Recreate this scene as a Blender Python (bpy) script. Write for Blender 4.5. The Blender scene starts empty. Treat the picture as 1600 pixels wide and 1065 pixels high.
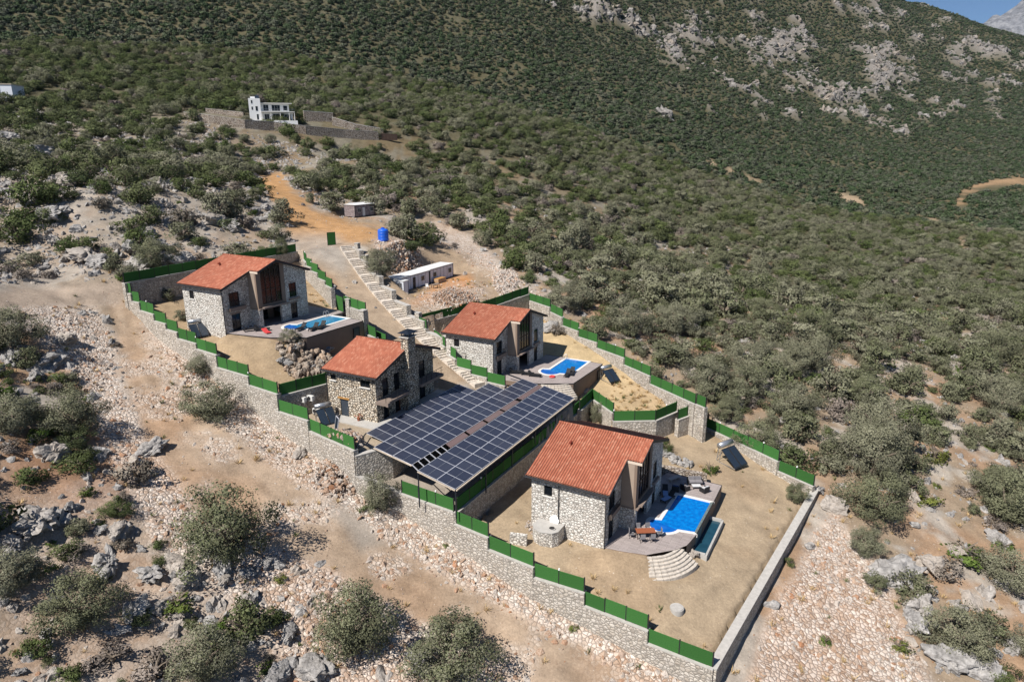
import bpy, math, random
import numpy as np
from mathutils import Vector, Matrix
random.seed(7); RNG = np.random.default_rng(11)
R = math.radians
scene = bpy.context.scene
col = scene.collection

# ------------------------------------------------------------ camera, light
FPX = 1056.0; PIT = R(15.96); ROL = R(0.16)          # focal length in px of a 1600 wide frame
cam_d = bpy.data.cameras.new('camera'); cam = bpy.data.objects.new('camera', cam_d); col.objects.link(cam)
cam_d.sensor_width = 36; cam_d.lens = 36 * FPX / 1600; cam_d.clip_end = 12000; cam_d.clip_start = 1
cam.rotation_mode = 'XYZ'
cam.matrix_world = Matrix.Rotation(R(90) - PIT, 4, 'X') @ Matrix.Rotation(-ROL, 4, 'Z')
scene.camera = cam
w = bpy.data.worlds.new('World'); scene.world = w; w.use_nodes = True
nt = w.node_tree; bg = nt.nodes['Background']
sky = nt.nodes.new('ShaderNodeTexSky'); sky.sky_type = 'NISHITA'; sky.sun_disc = False
sky.sun_elevation = R(50.6); sky.sun_rotation = R(225); sky.air_density = 0.75; sky.dust_density = 0.0; sky.ozone_density = 7.0
sky.altitude = 150
nt.links.new(sky.outputs[0], bg.inputs[0]); bg.inputs[1].default_value = 0.06
sl = bpy.data.lights.new('sun', 'SUN'); sl.energy = 5.0; sl.angle = R(0.53); sl.color = (1.0, 0.95, 0.885)
sun = bpy.data.objects.new('sun', sl); col.objects.link(sun)
sun.rotation_euler = Vector((0.58, 0.58, -1.0)).to_track_quat('-Z', 'Y').to_euler()
scene.view_settings.view_transform = 'Standard'; scene.view_settings.look = 'None'
scene.view_settings.gamma = 1; scene.view_settings.use_curve_mapping = False
scene.view_settings.exposure = 0.45
scene.render.resolution_x = 1024; scene.render.resolution_y = 681

# ------------------------------------------------------------ site survey: bearings from the viewpoint to world points
cr_, sr_ = math.cos(ROL), math.sin(ROL); c_, s_ = math.cos(PIT), math.sin(PIT)
def ray(u, v):
    a = u - 800; b = v - 532.5
    a, b = a*cr_ + b*sr_, -a*sr_ + b*cr_
    return np.array([a/FPX, c_ + (-b/FPX)*s_, -s_ + (-b/FPX)*c_])
def atz(u, v, z):
    r = ray(u, v); return r * (z / r[2])
def aty(u, v, y):
    r = ray(u, v); return r * (y / r[1])
def proj(X, Y, Z):
    d = Y*c_ - Z*s_; uu = Y*s_ + Z*c_; a = FPX*X/d; b = -FPX*uu/d
    return 800 + a*cr_ - b*sr_, 532.5 + a*sr_ + b*cr_
def chain(z, segs):
    out = []
    for i, (a, b) in enumerate(segs):
        A = atz(*a, z); B = atz(*b, z); out.append((A, B))
        if i + 1 < len(segs): z = aty(*segs[i+1][0], B[1])[2]
    return out

# ------------------------------------------------------------ helpers
def tag(o, label=None, cat=None, group=None, kind=None):
    if label: o['label'] = label
    if cat: o['category'] = cat
    if group: o['group'] = group
    if kind: o['kind'] = kind
    return o
def empty(name, loc=(0, 0, 0), rz=0.0, label=None, cat=None, group=None, kind=None):
    o = bpy.data.objects.new(name, None); col.objects.link(o); o.location = loc; o.rotation_euler = (0, 0, rz)
    o.empty_display_size = .3
    return tag(o, label, cat, group, kind)
class MB:
    def __init__(s): s.v = []; s.f = []; s.m = []; s.k = 0
    def add(s, vs, fs, m=None):
        o = len(s.v); s.v += [tuple(map(float, p)) for p in vs]; s.f += [tuple(i+o for i in f) for f in fs]; s.m += [s.k if m is None else m]*len(fs)
        return s
    def box(s, x0, x1, y0, y1, z0, z1, m=None, top=None):
        # top: optional z for the four top corners (x0y0,x1y0,x1y1,x0y1)
        t = top or (z1,)*4
        return s.add([(x0,y0,z0),(x1,y0,z0),(x1,y1,z0),(x0,y1,z0),(x0,y0,t[0]),(x1,y0,t[1]),(x1,y1,t[2]),(x0,y1,t[3])],
              [(0,3,2,1),(4,5,6,7),(0,1,5,4),(1,2,6,5),(2,3,7,6),(3,0,4,7)], m)
    def beam(s, a, b, w, h=None, m=None, up=(0,0,1)):
        a = Vector(a); b = Vector(b); d = (b-a).normalized(); h = h or w
        u = Vector(up); sd = d.cross(u)
        if sd.length < 1e-4: sd = d.cross(Vector((1,0,0)))
        sd.normalize(); u = sd.cross(d).normalized()
        P = []
        for p in (a, b):
            for i, j in ((-1,-1),(1,-1),(1,1),(-1,1)): P.append(p + sd*(i*w/2) + u*(j*h/2))
        return s.add(P, [(0,1,2,3),(7,6,5,4),(0,4,5,1),(1,5,6,2),(2,6,7,3),(3,7,4,0)], m)
    def tube(s, a, b, r0, r1=None, n=8, m=None, cap=True):
        a = Vector(a); b = Vector(b); d = (b-a).normalized(); r1 = r0 if r1 is None else r1
        sd = d.cross(Vector((0,0,1)))
        if sd.length < 1e-4: sd = Vector((1,0,0))
        sd.normalize(); u = sd.cross(d)
        P = []
        for p, r in ((a, r0), (b, r1)):
            for i in range(n):
                t = 2*math.pi*i/n; P.append(p + sd*(math.cos(t)*r) + u*(math.sin(t)*r))
        F = [(i, (i+1) % n, n+(i+1) % n, n+i) for i in range(n)]
        if cap: F += [tuple(range(n-1, -1, -1)), tuple(range(n, 2*n))]
        return s.add(P, F, m)
    def prism(s, poly, z0, z1, m=None, mtop=None):
        n = len(poly); A = sum(poly[i][0]*poly[(i+1) % n][1]-poly[(i+1) % n][0]*poly[i][1] for i in range(n))
        if A < 0: poly = poly[::-1]
        P = [(x, y, z0) for x, y in poly] + [(x, y, z1) for x, y in poly]
        s.add(P, [(i, (i+1) % n, n+(i+1) % n, n+i) for i in range(n)] + [tuple(range(n-1, -1, -1))], m)
        s.f.append(tuple(range(len(s.v)-n, len(s.v)))); s.m.append((s.k if m is None else m) if mtop is None else mtop)
        return s
    def mesh(s, name, mats, smooth=False):
        me = bpy.data.meshes.new(name); me.from_pydata(s.v, [], s.f)
        for m in (mats if isinstance(mats, (list, tuple)) else [mats]): me.materials.append(m)
        if len(me.materials) > 1: me.polygons.foreach_set('material_index', s.m)
        if smooth: me.polygons.foreach_set('use_smooth', [True]*len(s.f))
        me.update(); return me
    def build(s, name, mats, parent=None, smooth=False, loc=None, rz=None, bevel=0):
        return place(name, s.mesh(name, mats, smooth), parent, loc, rz)
def place(name, me, parent=None, loc=None, rz=None, scale=None):
    o = bpy.data.objects.new(name, me); col.objects.link(o)
    if parent is not None: o.parent = parent
    if loc is not None: o.location = loc
    if rz is not None: o.rotation_euler = (0, 0, rz)
    if scale is not None: o.scale = scale
    return o
def mesh_np(name, V, F, mats, smooth=False, nper=4):
    me = bpy.data.meshes.new(name); V = np.asarray(V, np.float32); F = np.asarray(F, np.int32)
    me.vertices.add(len(V)); me.vertices.foreach_set('co', V.ravel())
    me.loops.add(F.size); me.loops.foreach_set('vertex_index', F.ravel())
    me.polygons.add(len(F)); me.polygons.foreach_set('loop_start', np.arange(0, F.size, nper, dtype=np.int32))
    me.polygons.foreach_set('loop_total', np.full(len(F), nper, np.int32))
    if smooth: me.polygons.foreach_set('use_smooth', np.ones(len(F), bool))
    for m in (mats if isinstance(mats, (list, tuple)) else [mats]): me.materials.append(m)
    me.update(calc_edges=True); return me

# ---- value noise
def _h(ix, iy, seed):
    n = (ix.astype(np.int64)*374761393 + iy.astype(np.int64)*668265263 + seed*974634777) & 0xffffffff
    n = ((n ^ (n >> 13))*1274126177) & 0xffffffff
    n = (n ^ (n >> 16)) & 0xffffffff
    return n/4294967295.0
def vnoise(x, y, seed=0):
    x = np.asarray(x, float); y = np.asarray(y, float)
    ix = np.floor(x); iy = np.floor(y); fx = x-ix; fy = y-iy
    fx = fx*fx*(3-2*fx); fy = fy*fy*(3-2*fy)
    a = _h(ix, iy, seed); b = _h(ix+1, iy, seed); c = _h(ix, iy+1, seed); d = _h(ix+1, iy+1, seed)
    return (a*(1-fx)+b*fx)*(1-fy)+(c*(1-fx)+d*fx)*fy
def fbm(x, y, seed=0, o=4, g=.5):
    t = 0; a = 1; s = 0
    for i in range(o): t = t + a*(vnoise(x*2**i, y*2**i, seed+i)*2-1); s += a; a *= g
    return t/s
def inpoly(u, v, poly):
    u = np.asarray(u, float); v = np.asarray(v, float); r = np.zeros(u.shape, bool); n = len(poly)
    for i in range(n):
        x0, y0 = poly[i]; x1, y1 = poly[(i+1) % n]
        if y0 == y1: continue
        c = ((y0 > v) != (y1 > v)) & (u < (x1-x0)*(v-y0)/(y1-y0)+x0); r ^= c
    return r
def polydist(u, v, poly, closed=True):
    d = np.full(np.shape(u), 1e9); n = len(poly)
    for i in range(n if closed else n-1):
        x0, y0 = poly[i]; x1, y1 = poly[(i+1) % n]; dx, dy = x1-x0, y1-y0; L = dx*dx+dy*dy+1e-9
        t = np.clip(((u-x0)*dx+(v-y0)*dy)/L, 0, 1); d = np.minimum(d, np.hypot(u-x0-t*dx, v-y0-t*dy))
    return d
def soft(u, v, poly, w):
    d = polydist(u, v, poly); d = np.where(inpoly(u, v, poly), d, -d)
    t = np.clip(d/w*.5+.5, 0, 1); return t*t*(3-2*t)
def tps(P, Z, lam=0.0):
    P = np.asarray(P, float); n = len(P); S = 100.0; P = P/S
    d = np.hypot(P[:, None, 0]-P[None, :, 0], P[:, None, 1]-P[None, :, 1])
    K = np.where(d > 0, d*d*np.log(d+1e-12), 0)+lam*np.eye(n)
    A = np.zeros((n+3, n+3)); A[:n, :n] = K; A[:n, n] = 1; A[:n, n+1:] = P; A[n, :n] = 1; A[n+1:, :n] = P.T
    wv = np.linalg.solve(A, np.concatenate([Z, [0, 0, 0]]))
    def f(x, y):
        x = np.asarray(x, float)/S; y = np.asarray(y, float)/S; sh = x.shape; x = x.ravel(); y = y.ravel(); out = wv[n]+wv[n+1]*x+wv[n+2]*y
        for i in range(n):
            r2 = (x-P[i, 0])**2+(y-P[i, 1])**2; out = out+wv[i]*.5*r2*np.log(r2+1e-18)
        return out.reshape(sh)
    return f

# ------------------------------------------------------------ materials
def newmat(name):
    m = bpy.data.materials.new(name); m.use_nodes = True; n = m.node_tree.nodes; return m, n, m.node_tree.links, n['Principled BSDF']
def simple(name, c, rough=.7, metal=0.0, var=.12, scale=3.0, spec=.3, bump=0.0):
    m, n, l, b = newmat(name)
    b.inputs['Roughness'].default_value = rough; b.inputs['Metallic'].default_value = metal; b.inputs['Specular IOR Level'].default_value = spec
    tc = n.new('ShaderNodeTexCoord'); no = n.new('ShaderNodeTexNoise'); no.inputs['Scale'].default_value = scale; no.inputs['Detail'].default_value = 6
    l.new(tc.outputs['Object'], no.inputs['Vector'])
    r = n.new('ShaderNodeValToRGB'); r.color_ramp.elements[0].position = .3; r.color_ramp.elements[1].position = .7
    r.color_ramp.elements[0].color = (*[x*(1-var) for x in c], 1); r.color_ramp.elements[1].color = (*[min(1, x*(1+var)) for x in c], 1)
    l.new(no.outputs['Fac'], r.inputs['Fac']); l.new(r.outputs[0], b.inputs['Base Color'])
    if bump:
        bp = n.new('ShaderNodeBump'); bp.inputs['Strength'].default_value = bump; bp.inputs['Distance'].default_value = .05
        l.new(no.outputs['Fac'], bp.inputs['Height']); l.new(bp.outputs[0], b.inputs['Normal'])
    return m
def mixc(n, l, fac, a, b, mode='MIX'):
    x = n.new('ShaderNodeMix'); x.data_type = 'RGBA'; x.blend_type = mode
    for s, i in ((fac, 0), (a, 6), (b, 7)):
        if isinstance(s, (int, float)): x.inputs[i].default_value = s
        elif isinstance(s, tuple): x.inputs[i].default_value = (*s, 1) if len(s) == 3 else s
        else: l.new(s, x.inputs[i])
    return x.outputs[2]
def ramp(n, l, src, stops):
    r = n.new('ShaderNodeValToRGB'); e = r.color_ramp.elements
    while len(e) < len(stops): e.new(.5)
    for k, (p, c) in enumerate(stops):
        e[k].position = p; e[k].color = (*c, 1) if isinstance(c, tuple) else (c, c, c, 1)
    l.new(src, r.inputs['Fac']); return r.outputs[0]
def mathn(n, l, op, a, b=None):
    x = n.new('ShaderNodeMath'); x.operation = op
    for s, i in ((a, 0), (b, 1)):
        if s is None: continue
        if isinstance(s, (int, float)): x.inputs[i].default_value = s
        else: l.new(s, x.inputs[i])
    return x.outputs[0]
def masonry(name, stones, joint, size=.3, jw=.09, zs=1.25):
    m, n, l, b = newmat(name); b.inputs['Roughness'].default_value = .85; b.inputs['Specular IOR Level'].default_value = .2
    tc = n.new('ShaderNodeTexCoord'); mp = n.new('ShaderNodeMapping'); mp.inputs['Scale'].default_value = (1/size, 1/size, zs/size)
    l.new(tc.outputs['Object'], mp.inputs['Vector'])
    wn = n.new('ShaderNodeTexNoise'); wn.inputs['Scale'].default_value = 1.3; l.new(mp.outputs[0], wn.inputs['Vector'])
    va = n.new('ShaderNodeVectorMath'); va.operation = 'MULTIPLY_ADD'; l.new(wn.outputs['Color'], va.inputs[0]); va.inputs[1].default_value = (.35,)*3; l.new(mp.outputs[0], va.inputs[2])
    v1 = n.new('ShaderNodeTexVoronoi'); v2 = n.new('ShaderNodeTexVoronoi'); v2.feature = 'DISTANCE_TO_EDGE'
    for v in (v1, v2): v.inputs['Scale'].default_value = 1; l.new(va.outputs[0], v.inputs['Vector']); v.inputs['Randomness'].default_value = .85
    sp = n.new('ShaderNodeSeparateColor'); l.new(v1.outputs['Color'], sp.inputs[0])
    sc = ramp(n, l, sp.outputs[0], [(i/(len(stones)-1), c) for i, c in enumerate(stones)])
    fn = n.new('ShaderNodeTexNoise'); fn.inputs['Scale'].default_value = 9; l.new(mp.outputs[0], fn.inputs['Vector'])
    sc = mixc(n, l, .35, sc, ramp(n, l, fn.outputs['Fac'], [(.35, .55), (.65, 1.0)]), 'MULTIPLY')
    wn2 = n.new('ShaderNodeTexNoise'); wn2.inputs['Scale'].default_value = .5; l.new(tc.outputs['Object'], wn2.inputs['Vector'])
    jt = ramp(n, l, v2.outputs['Distance'], [(jw*.6, 0.0), (jw*1.5, 1.0)])
    c = mixc(n, l, jt, joint, sc)
    c = mixc(n, l, .3, c, ramp(n, l, wn2.outputs['Fac'], [(.35, .75), (.65, 1.0)]), 'MULTIPLY')
    l.new(c, b.inputs['Base Color'])
    bp = n.new('ShaderNodeBump'); bp.inputs['Strength'].default_value = .8; bp.inputs['Distance'].default_value = .05
    l.new(ramp(n, l, v2.outputs['Distance'], [(0, 0.0), (.28, 1.0)]), bp.inputs['Height']); l.new(bp.outputs[0], b.inputs['Normal'])
    return m
def foliage(name, cols, trans=.12, dark=.55):
    m, n, l, b = newmat(name)
    b.inputs['Roughness'].default_value = .75; b.inputs['Specular IOR Level'].default_value = .12
    g = n.new('ShaderNodeNewGeometry'); oi = n.new('ShaderNodeObjectInfo')
    at = n.new('ShaderNodeAttribute'); at.attribute_name = 'tint'
    f = mathn(n, l, 'ADD', mathn(n, l, 'MULTIPLY', oi.outputs['Random'], .75), mathn(n, l, 'MULTIPLY', g.outputs['Random Per Island'], .25))
    c = ramp(n, l, f, [(i/(len(cols)-1), x) for i, x in enumerate(cols)])
    c = mixc(n, l, 1.0, c, ramp(n, l, at.outputs['Fac'], [(0, dark), (1, 1.25)]), 'MULTIPLY')
    l.new(c, b.inputs['Base Color'])
    # leaves mostly turn outwards from the crown: blend their facing with the crown's own bulge
    tc = n.new('ShaderNodeTexCoord'); sb = n.new('ShaderNodeVectorMath'); sb.operation = 'SUBTRACT'; l.new(tc.outputs['Object'], sb.inputs[0]); sb.inputs[1].default_value = (0, 0, .25)
    vt = n.new('ShaderNodeVectorTransform'); vt.vector_type = 'NORMAL'; vt.convert_from = 'OBJECT'; vt.convert_to = 'WORLD'; l.new(sb.outputs[0], vt.inputs[0])
    nz = n.new('ShaderNodeVectorMath'); nz.operation = 'NORMALIZE'; l.new(vt.outputs[0], nz.inputs[0])
    ma = n.new('ShaderNodeVectorMath'); ma.operation = 'MULTIPLY_ADD'; l.new(nz.outputs[0], ma.inputs[0]); ma.inputs[1].default_value = (1.3,)*3; l.new(g.outputs['Normal'], ma.inputs[2])
    n2 = n.new('ShaderNodeVectorMath'); n2.operation = 'NORMALIZE'; l.new(ma.outputs[0], n2.inputs[0]); l.new(n2.outputs[0], b.inputs['Normal'])
    if trans:
        t = n.new('ShaderNodeBsdfTranslucent'); l.new(c, t.inputs['Color']); mx = n.new('ShaderNodeMixShader'); mx.inputs[0].default_value = trans
        out = n['Material Output']; l.new(b.outputs[0], mx.inputs[1]); l.new(t.outputs[0], mx.inputs[2]); l.new(mx.outputs[0], out.inputs[0])
    return m

M = {}
WS = [(.44, .41, .37), (.72, .69, .63), (.82, .79, .73), (.58, .53, .47), (.78, .74, .68)]
M['stone_white'] = masonry('white_rubble_masonry', WS, (.235, .215, .19), .31, .075, 1.2)
M['stone_cream'] = masonry('cream_rubble_masonry', [(.42, .33, .23), (.66, .57, .45), (.74, .67, .56), (.5, .4, .29), (.7, .62, .5)], (.075, .065, .055), .34, .11, 1.15)
M['stone_wall'] = masonry('perimeter_stone_masonry', [(.36, .32, .275), (.54, .495, .44), (.63, .585, .52), (.43, .38, .32), (.57, .52, .45)], (.25, .23, .2), .36, .075, 1.25)
M['stone_old'] = masonry('dry_stone', [(.34, .27, .2), (.5, .43, .36), (.55, .5, .44), (.4, .33, .26)], (.12, .09, .07), .4, .1)
M['mortar'] = simple('pale_mortar_cap', (.42, .40, .37), .9, bump=.3)
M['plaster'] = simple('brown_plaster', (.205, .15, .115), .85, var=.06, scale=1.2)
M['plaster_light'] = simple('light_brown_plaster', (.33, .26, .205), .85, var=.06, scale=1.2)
M['slab_brown'] = simple('brown_slab', (.22, .17, .14), .8, var=.08)
M['fascia'] = simple('dark_fascia', (.03, .03, .033), .6)
M['fascia_tan'] = simple('cream_soffit', (.62, .52, .42), .7, var=.05)
M['glass'] = simple('dark_window_glass', (.008, .01, .014), .12, var=.2, spec=.3)
M['frame_dark'] = simple('charcoal_frame', (.02, .02, .022), .5)
M['frame_white'] = simple('white_frame', (.62, .62, .6), .5)
M['door_grey'] = simple('grey_door', (.045, .055, .07), .5, var=.05)
M['wood_orange'] = simple('orange_wood', (.42, .22, .07), .6, scale=8)
M['wood_red'] = simple('reddish_wood', (.3, .1, .05), .45, scale=8)
M['dark_wood'] = simple('dark_wood', (.05, .03, .022), .5)
M['white_paint'] = simple('white_wall_paint', (.78, .78, .77), .7, var=.03, scale=.6)
M['panel_white'] = simple('white_sandwich_panel', (.66, .68, .73), .5, var=.04, scale=.8)
M['panel_roof'] = simple('pale_metal_roof', (.68, .68, .67), .5, var=.08, scale=.5)
M['steel_dark'] = simple('dark_blue_steel', (.035, .045, .065), .35, .6, var=.1)
M['steel'] = simple('galvanised_steel', (.42, .44, .47), .35, .7, var=.06)
M['beige_beam'] = simple('beige_beam', (.5, .42, .33), .7, var=.1)
M['blue_plastic'] = simple('blue_tank_plastic', (.01, .11, .62), .4, var=.06, spec=.5)
M['concrete'] = simple('concrete', (.4, .385, .36), .9, var=.1, scale=1.5, bump=.2)
M['concrete_wet'] = simple('grey_slab_concrete', (.33, .30, .265), .85, var=.12, scale=.7)
M['black_plastic'] = simple('black_mesh_fabric', (.02, .02, .022), .6)
M['grey_fabric'] = simple('grey_cushion', (.22, .21, .22), .9, var=.1)
M['light_fabric'] = simple('pale_cushion', (.55, .55, .55), .9, var=.1)
M['blue_fabric'] = simple('navy_cushion', (.04, .07, .16), .9)
M['blue_light'] = simple('pale_blue_cushion', (.25, .35, .55), .9)
M['red_plastic'] = simple('red_plastic', (.55, .06, .06), .5)
M['coping'] = simple('pale_pool_coping', (.68, .66, .62), .6, var=.06, scale=2)
M['coping_brown'] = simple('beige_pool_coping', (.47, .41, .36), .7, var=.08, scale=2)
M['bark'] = simple('grey_bark', (.16, .13, .1), .9, var=.3, scale=5)
M['purple_metal'] = simple('mauve_brown_metal', (.15, .105, .105), .5, var=.08)
M['lime'] = None
def turf():
    m, n, l, b = newmat('artificial_grass'); b.inputs['Roughness'].default_value = .9; b.inputs['Specular IOR Level'].default_value = .1
    tc = n.new('ShaderNodeTexCoord'); no = n.new('ShaderNodeTexNoise'); no.inputs['Scale'].default_value = 22; no.inputs['Detail'].default_value = 3
    l.new(tc.outputs['Object'], no.inputs['Vector']); oi = n.new('ShaderNodeObjectInfo')
    c = ramp(n, l, no.outputs['Fac'], [(.3, (.025, .085, .022)), (.55, (.045, .145, .036)), (.75, (.075, .2, .055))])
    c = mixc(n, l, 1.0, c, ramp(n, l, oi.outputs['Random'], [(0, .8), (1, 1.12)]), 'MULTIPLY')
    l.new(c, b.inputs['Base Color'])
    bp = n.new('ShaderNodeBump'); bp.inputs['Strength'].default_value = .7; bp.inputs['Distance'].default_value = .03
    l.new(no.outputs['Fac'], bp.inputs['Height']); l.new(bp.outputs[0], b.inputs['Normal']); return m
M['turf'] = turf()
def tile_mat():
    m, n, l, b = newmat('clay_tile'); b.inputs['Roughness'].default_value = .75; b.inputs['Specular IOR Level'].default_value = .25
    tc = n.new('ShaderNodeTexCoord'); sx = n.new('ShaderNodeSeparateXYZ'); l.new(tc.outputs['Object'], sx.inputs[0])
    a = mathn(n, l, 'FLOOR', mathn(n, l, 'DIVIDE', sx.outputs[0], .34)); c2 = mathn(n, l, 'FLOOR', mathn(n, l, 'DIVIDE', sx.outputs[1], .27))
    cb = n.new('ShaderNodeCombineXYZ'); l.new(a, cb.inputs[0]); l.new(c2, cb.inputs[1])
    wn = n.new('ShaderNodeTexWhiteNoise'); wn.noise_dimensions = '2D'; l.new(cb.outputs[0], wn.inputs['Vector'])
    c = ramp(n, l, wn.outputs['Value'], [(0, (.35, .115, .068)), (.35, (.39, .132, .078)), (.7, (.42, .15, .09)), (1, (.48, .21, .135))])
    no = n.new('ShaderNodeTexNoise'); no.inputs['Scale'].default_value = .7; no.inputs['Detail'].default_value = 5; l.new(tc.outputs['Object'], no.inputs['Vector'])
    c = mixc(n, l, .35, c, ramp(n, l, no.outputs['Fac'], [(.3, (.6, .55, .52)), (.7, (1, .95, .9))]), 'MULTIPLY')
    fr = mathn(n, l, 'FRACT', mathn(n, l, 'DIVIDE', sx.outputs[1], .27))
    c = mixc(n, l, .8, c, ramp(n, l, fr, [(0, .5), (.1, .95), (.35, 1.12), (.62, .9), (.75, .42), (.92, .4)]), 'MULTIPLY')  # shade of the channels between tile columns painted into the colour, crests lightened
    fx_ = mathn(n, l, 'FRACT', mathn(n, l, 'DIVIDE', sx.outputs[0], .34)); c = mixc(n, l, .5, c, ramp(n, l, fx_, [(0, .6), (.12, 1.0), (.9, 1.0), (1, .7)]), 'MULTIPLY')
    l.new(c, b.inputs['Base Color']); return m
M['tile'] = tile_mat()
def deck_mat():
    m, n, l, b = newmat('stamped_deck'); b.inputs['Roughness'].default_value = .7
    tc = n.new('ShaderNodeTexCoord'); mp = n.new('ShaderNodeMapping'); mp.inputs['Rotation'].default_value = (0, 0, R(90)); l.new(tc.outputs['Object'], mp.inputs[0])
    bk = n.new('ShaderNodeTexBrick'); bk.inputs['Scale'].default_value = 1; bk.inputs['Brick Width'].default_value = 1.6; bk.inputs['Row Height'].default_value = .22; bk.inputs['Mortar Size'].default_value = .012
    bk.inputs['Color1'].default_value = (.40, .345, .325, 1); bk.inputs['Color2'].default_value = (.32, .275, .26, 1); bk.inputs['Mortar'].default_value = (.15, .125, .115, 1)
    l.new(mp.outputs[0], bk.inputs['Vector'])
    no = n.new('ShaderNodeTexNoise'); no.inputs['Scale'].default_value = .8; no.inputs['Detail'].default_value = 6; l.new(tc.outputs['Object'], no.inputs['Vector'])
    l.new(mixc(n, l, .5, bk.outputs['Color'], ramp(n, l, no.outputs['Fac'], [(.3, .72), (.7, 1.0)]), 'MULTIPLY'), b.inputs['Base Color']); return m
M['deck'] = deck_mat()
def water_mat(name, c1, c2, sc=.35):
    m, n, l, b = newmat(name); b.inputs['Roughness'].default_value = .05; b.inputs['Specular IOR Level'].default_value = .5
    tc = n.new('ShaderNodeTexCoord'); no = n.new('ShaderNodeTexNoise'); no.inputs['Scale'].default_value = sc*4; no.inputs['Detail'].default_value = 3; l.new(tc.outputs['Object'], no.inputs['Vector'])
    l.new(ramp(n, l, no.outputs['Fac'], [(.35, c1), (.65, c2)]), b.inputs['Base Color'])
    n2 = n.new('ShaderNodeTexNoise'); n2.inputs['Scale'].default_value = 3; n2.inputs['Detail'].default_value = 4; l.new(tc.outputs['Object'], n2.inputs['Vector'])
    bp = n.new('ShaderNodeBump'); bp.inputs['Strength'].default_value = .3; bp.inputs['Distance'].default_value = .05; l.new(n2.outputs['Fac'], bp.inputs['Height']); l.new(bp.outputs[0], b.inputs['Normal']); return m
M['pool_blue'] = water_mat('pool_water', (.0, .115, .44), (.0, .20, .58), .6)
M['pool_deep'] = water_mat('pool_shallow_water', (.0, .10, .42), (.01, .13, .5))
M['pool_teal'] = water_mat('teal_pool_water', (.02, .15, .33), (.03, .25, .45), .8)
M['trough_water'] = water_mat('trough_water', (.01, .045, .07), (.015, .06, .09))
M['mosaic'] = simple('grey_mosaic', (.14, .17, .16), .3, var=.3, scale=4)
def solar_mat():
    m, n, l, b = newmat('solar_cells'); b.inputs['Roughness'].default_value = .22; b.inputs['Specular IOR Level'].default_value = .5
    oi = n.new('ShaderNodeObjectInfo'); tc = n.new('ShaderNodeTexCoord'); no = n.new('ShaderNodeTexNoise'); no.inputs['Scale'].default_value = 1.5; l.new(tc.outputs['Object'], no.inputs['Vector'])
    c = ramp(n, l, oi.outputs['Random'], [(0, (.032, .038, .062)), (1, (.045, .052, .078))])
    l.new(mixc(n, l, .4, c, ramp(n, l, no.outputs['Fac'], [(.3, .7), (.7, 1.0)]), 'MULTIPLY'), b.inputs['Base Color']); return m
M['solar'] = solar_mat()
M['alu'] = simple('aluminium_frame', (.62, .63, .68), .4, .3, var=.04)
M['tube_collector'] = simple('solar_collector_glass', (.02, .03, .045), .15, var=.1, spec=.7)
M['gravel_tile'] = simple('step_stone', (.56, .50, .43), .85, var=.18, scale=2.5, bump=.3)
M['step_pale'] = simple('pale_step_stone', (.50, .45, .39), .85, var=.2, scale=3, bump=.3)
M['brick_purple'] = masonry('mottled_brick_panel', [(.2, .16, .165), (.3, .25, .25), (.38, .32, .32)], (.16, .14, .14), .35, .05)
M['limestone'] = None
def rock_mat(name, base, lite, warm, scale=1.0):
    m, n, l, b = newmat(name); b.inputs['Roughness'].default_value = .9; b.inputs['Specular IOR Level'].default_value = .15
    tc = n.new('ShaderNodeTexCoord'); oi = n.new('ShaderNodeObjectInfo')
    no = n.new('ShaderNodeTexNoise'); no.inputs['Scale'].default_value = 2.2*scale; no.inputs['Detail'].default_value = 8; no.inputs['Roughness'].default_value = .65; l.new(tc.outputs['Object'], no.inputs['Vector'])
    mu = n.new('ShaderNodeTexNoise'); mu.inputs['Scale'].default_value = 7*scale; mu.inputs['Detail'].default_value = 5; l.new(tc.outputs['Object'], mu.inputs['Vector'])
    c = ramp(n, l, no.outputs['Fac'], [(.3, tuple(x*.45 for x in base)), (.48, base), (.68, lite)])
    c = mixc(n, l, ramp(n, l, oi.outputs['Random'], [(.55, 0.0), (1, .75)]), c, warm)
    c = mixc(n, l, .5, c, ramp(n, l, mu.outputs['Fac'], [(.35, .5), (.6, 1.0)]), 'MULTIPLY')
    l.new(c, b.inputs['Base Color'])
    bp = n.new('ShaderNodeBump'); bp.inputs['Strength'].default_value = .9; bp.inputs['Distance'].default_value = .12; l.new(mu.outputs['Fac'], bp.inputs['Height']); l.new(bp.outputs[0], b.inputs['Normal'])
    return m
M['limestone'] = rock_mat('grey_limestone', (.32, .305, .29), (.47, .45, .43), (.42, .36, .3))
M['rubble'] = rock_mat('pale_pink_rubble', (.60, .52, .45), (.74, .69, .63), (.56, .36, .24), 2.0)
M['rubble_orange'] = rock_mat('orange_rubble', (.5, .34, .24), (.62, .5, .4), (.5, .22, .1), 2.0)
M['olive'] = foliage('olive_leaves', [(.145, .155, .085), (.175, .178, .11), (.22, .215, .15), (.125, .14, .07), (.19, .18, .125)])
M['maquis'] = foliage('evergreen_leaves', [(.075, .105, .035), (.1, .125, .045), (.125, .14, .065), (.08, .11, .045)])
M['drybush'] = foliage('dry_twigs', [(.2, .17, .15), (.24, .2, .17), (.2, .18, .14)], 0)
M['bright'] = foliage('fresh_green_leaves', [(.09, .15, .03), (.12, .17, .04), (.19, .19, .05)])
M['farbush'] = foliage('far_scrub_leaves', [(.036, .062, .03), (.058, .088, .038), (.08, .102, .055), (.125, .13, .095), (.052, .08, .036)], 0)
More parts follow.
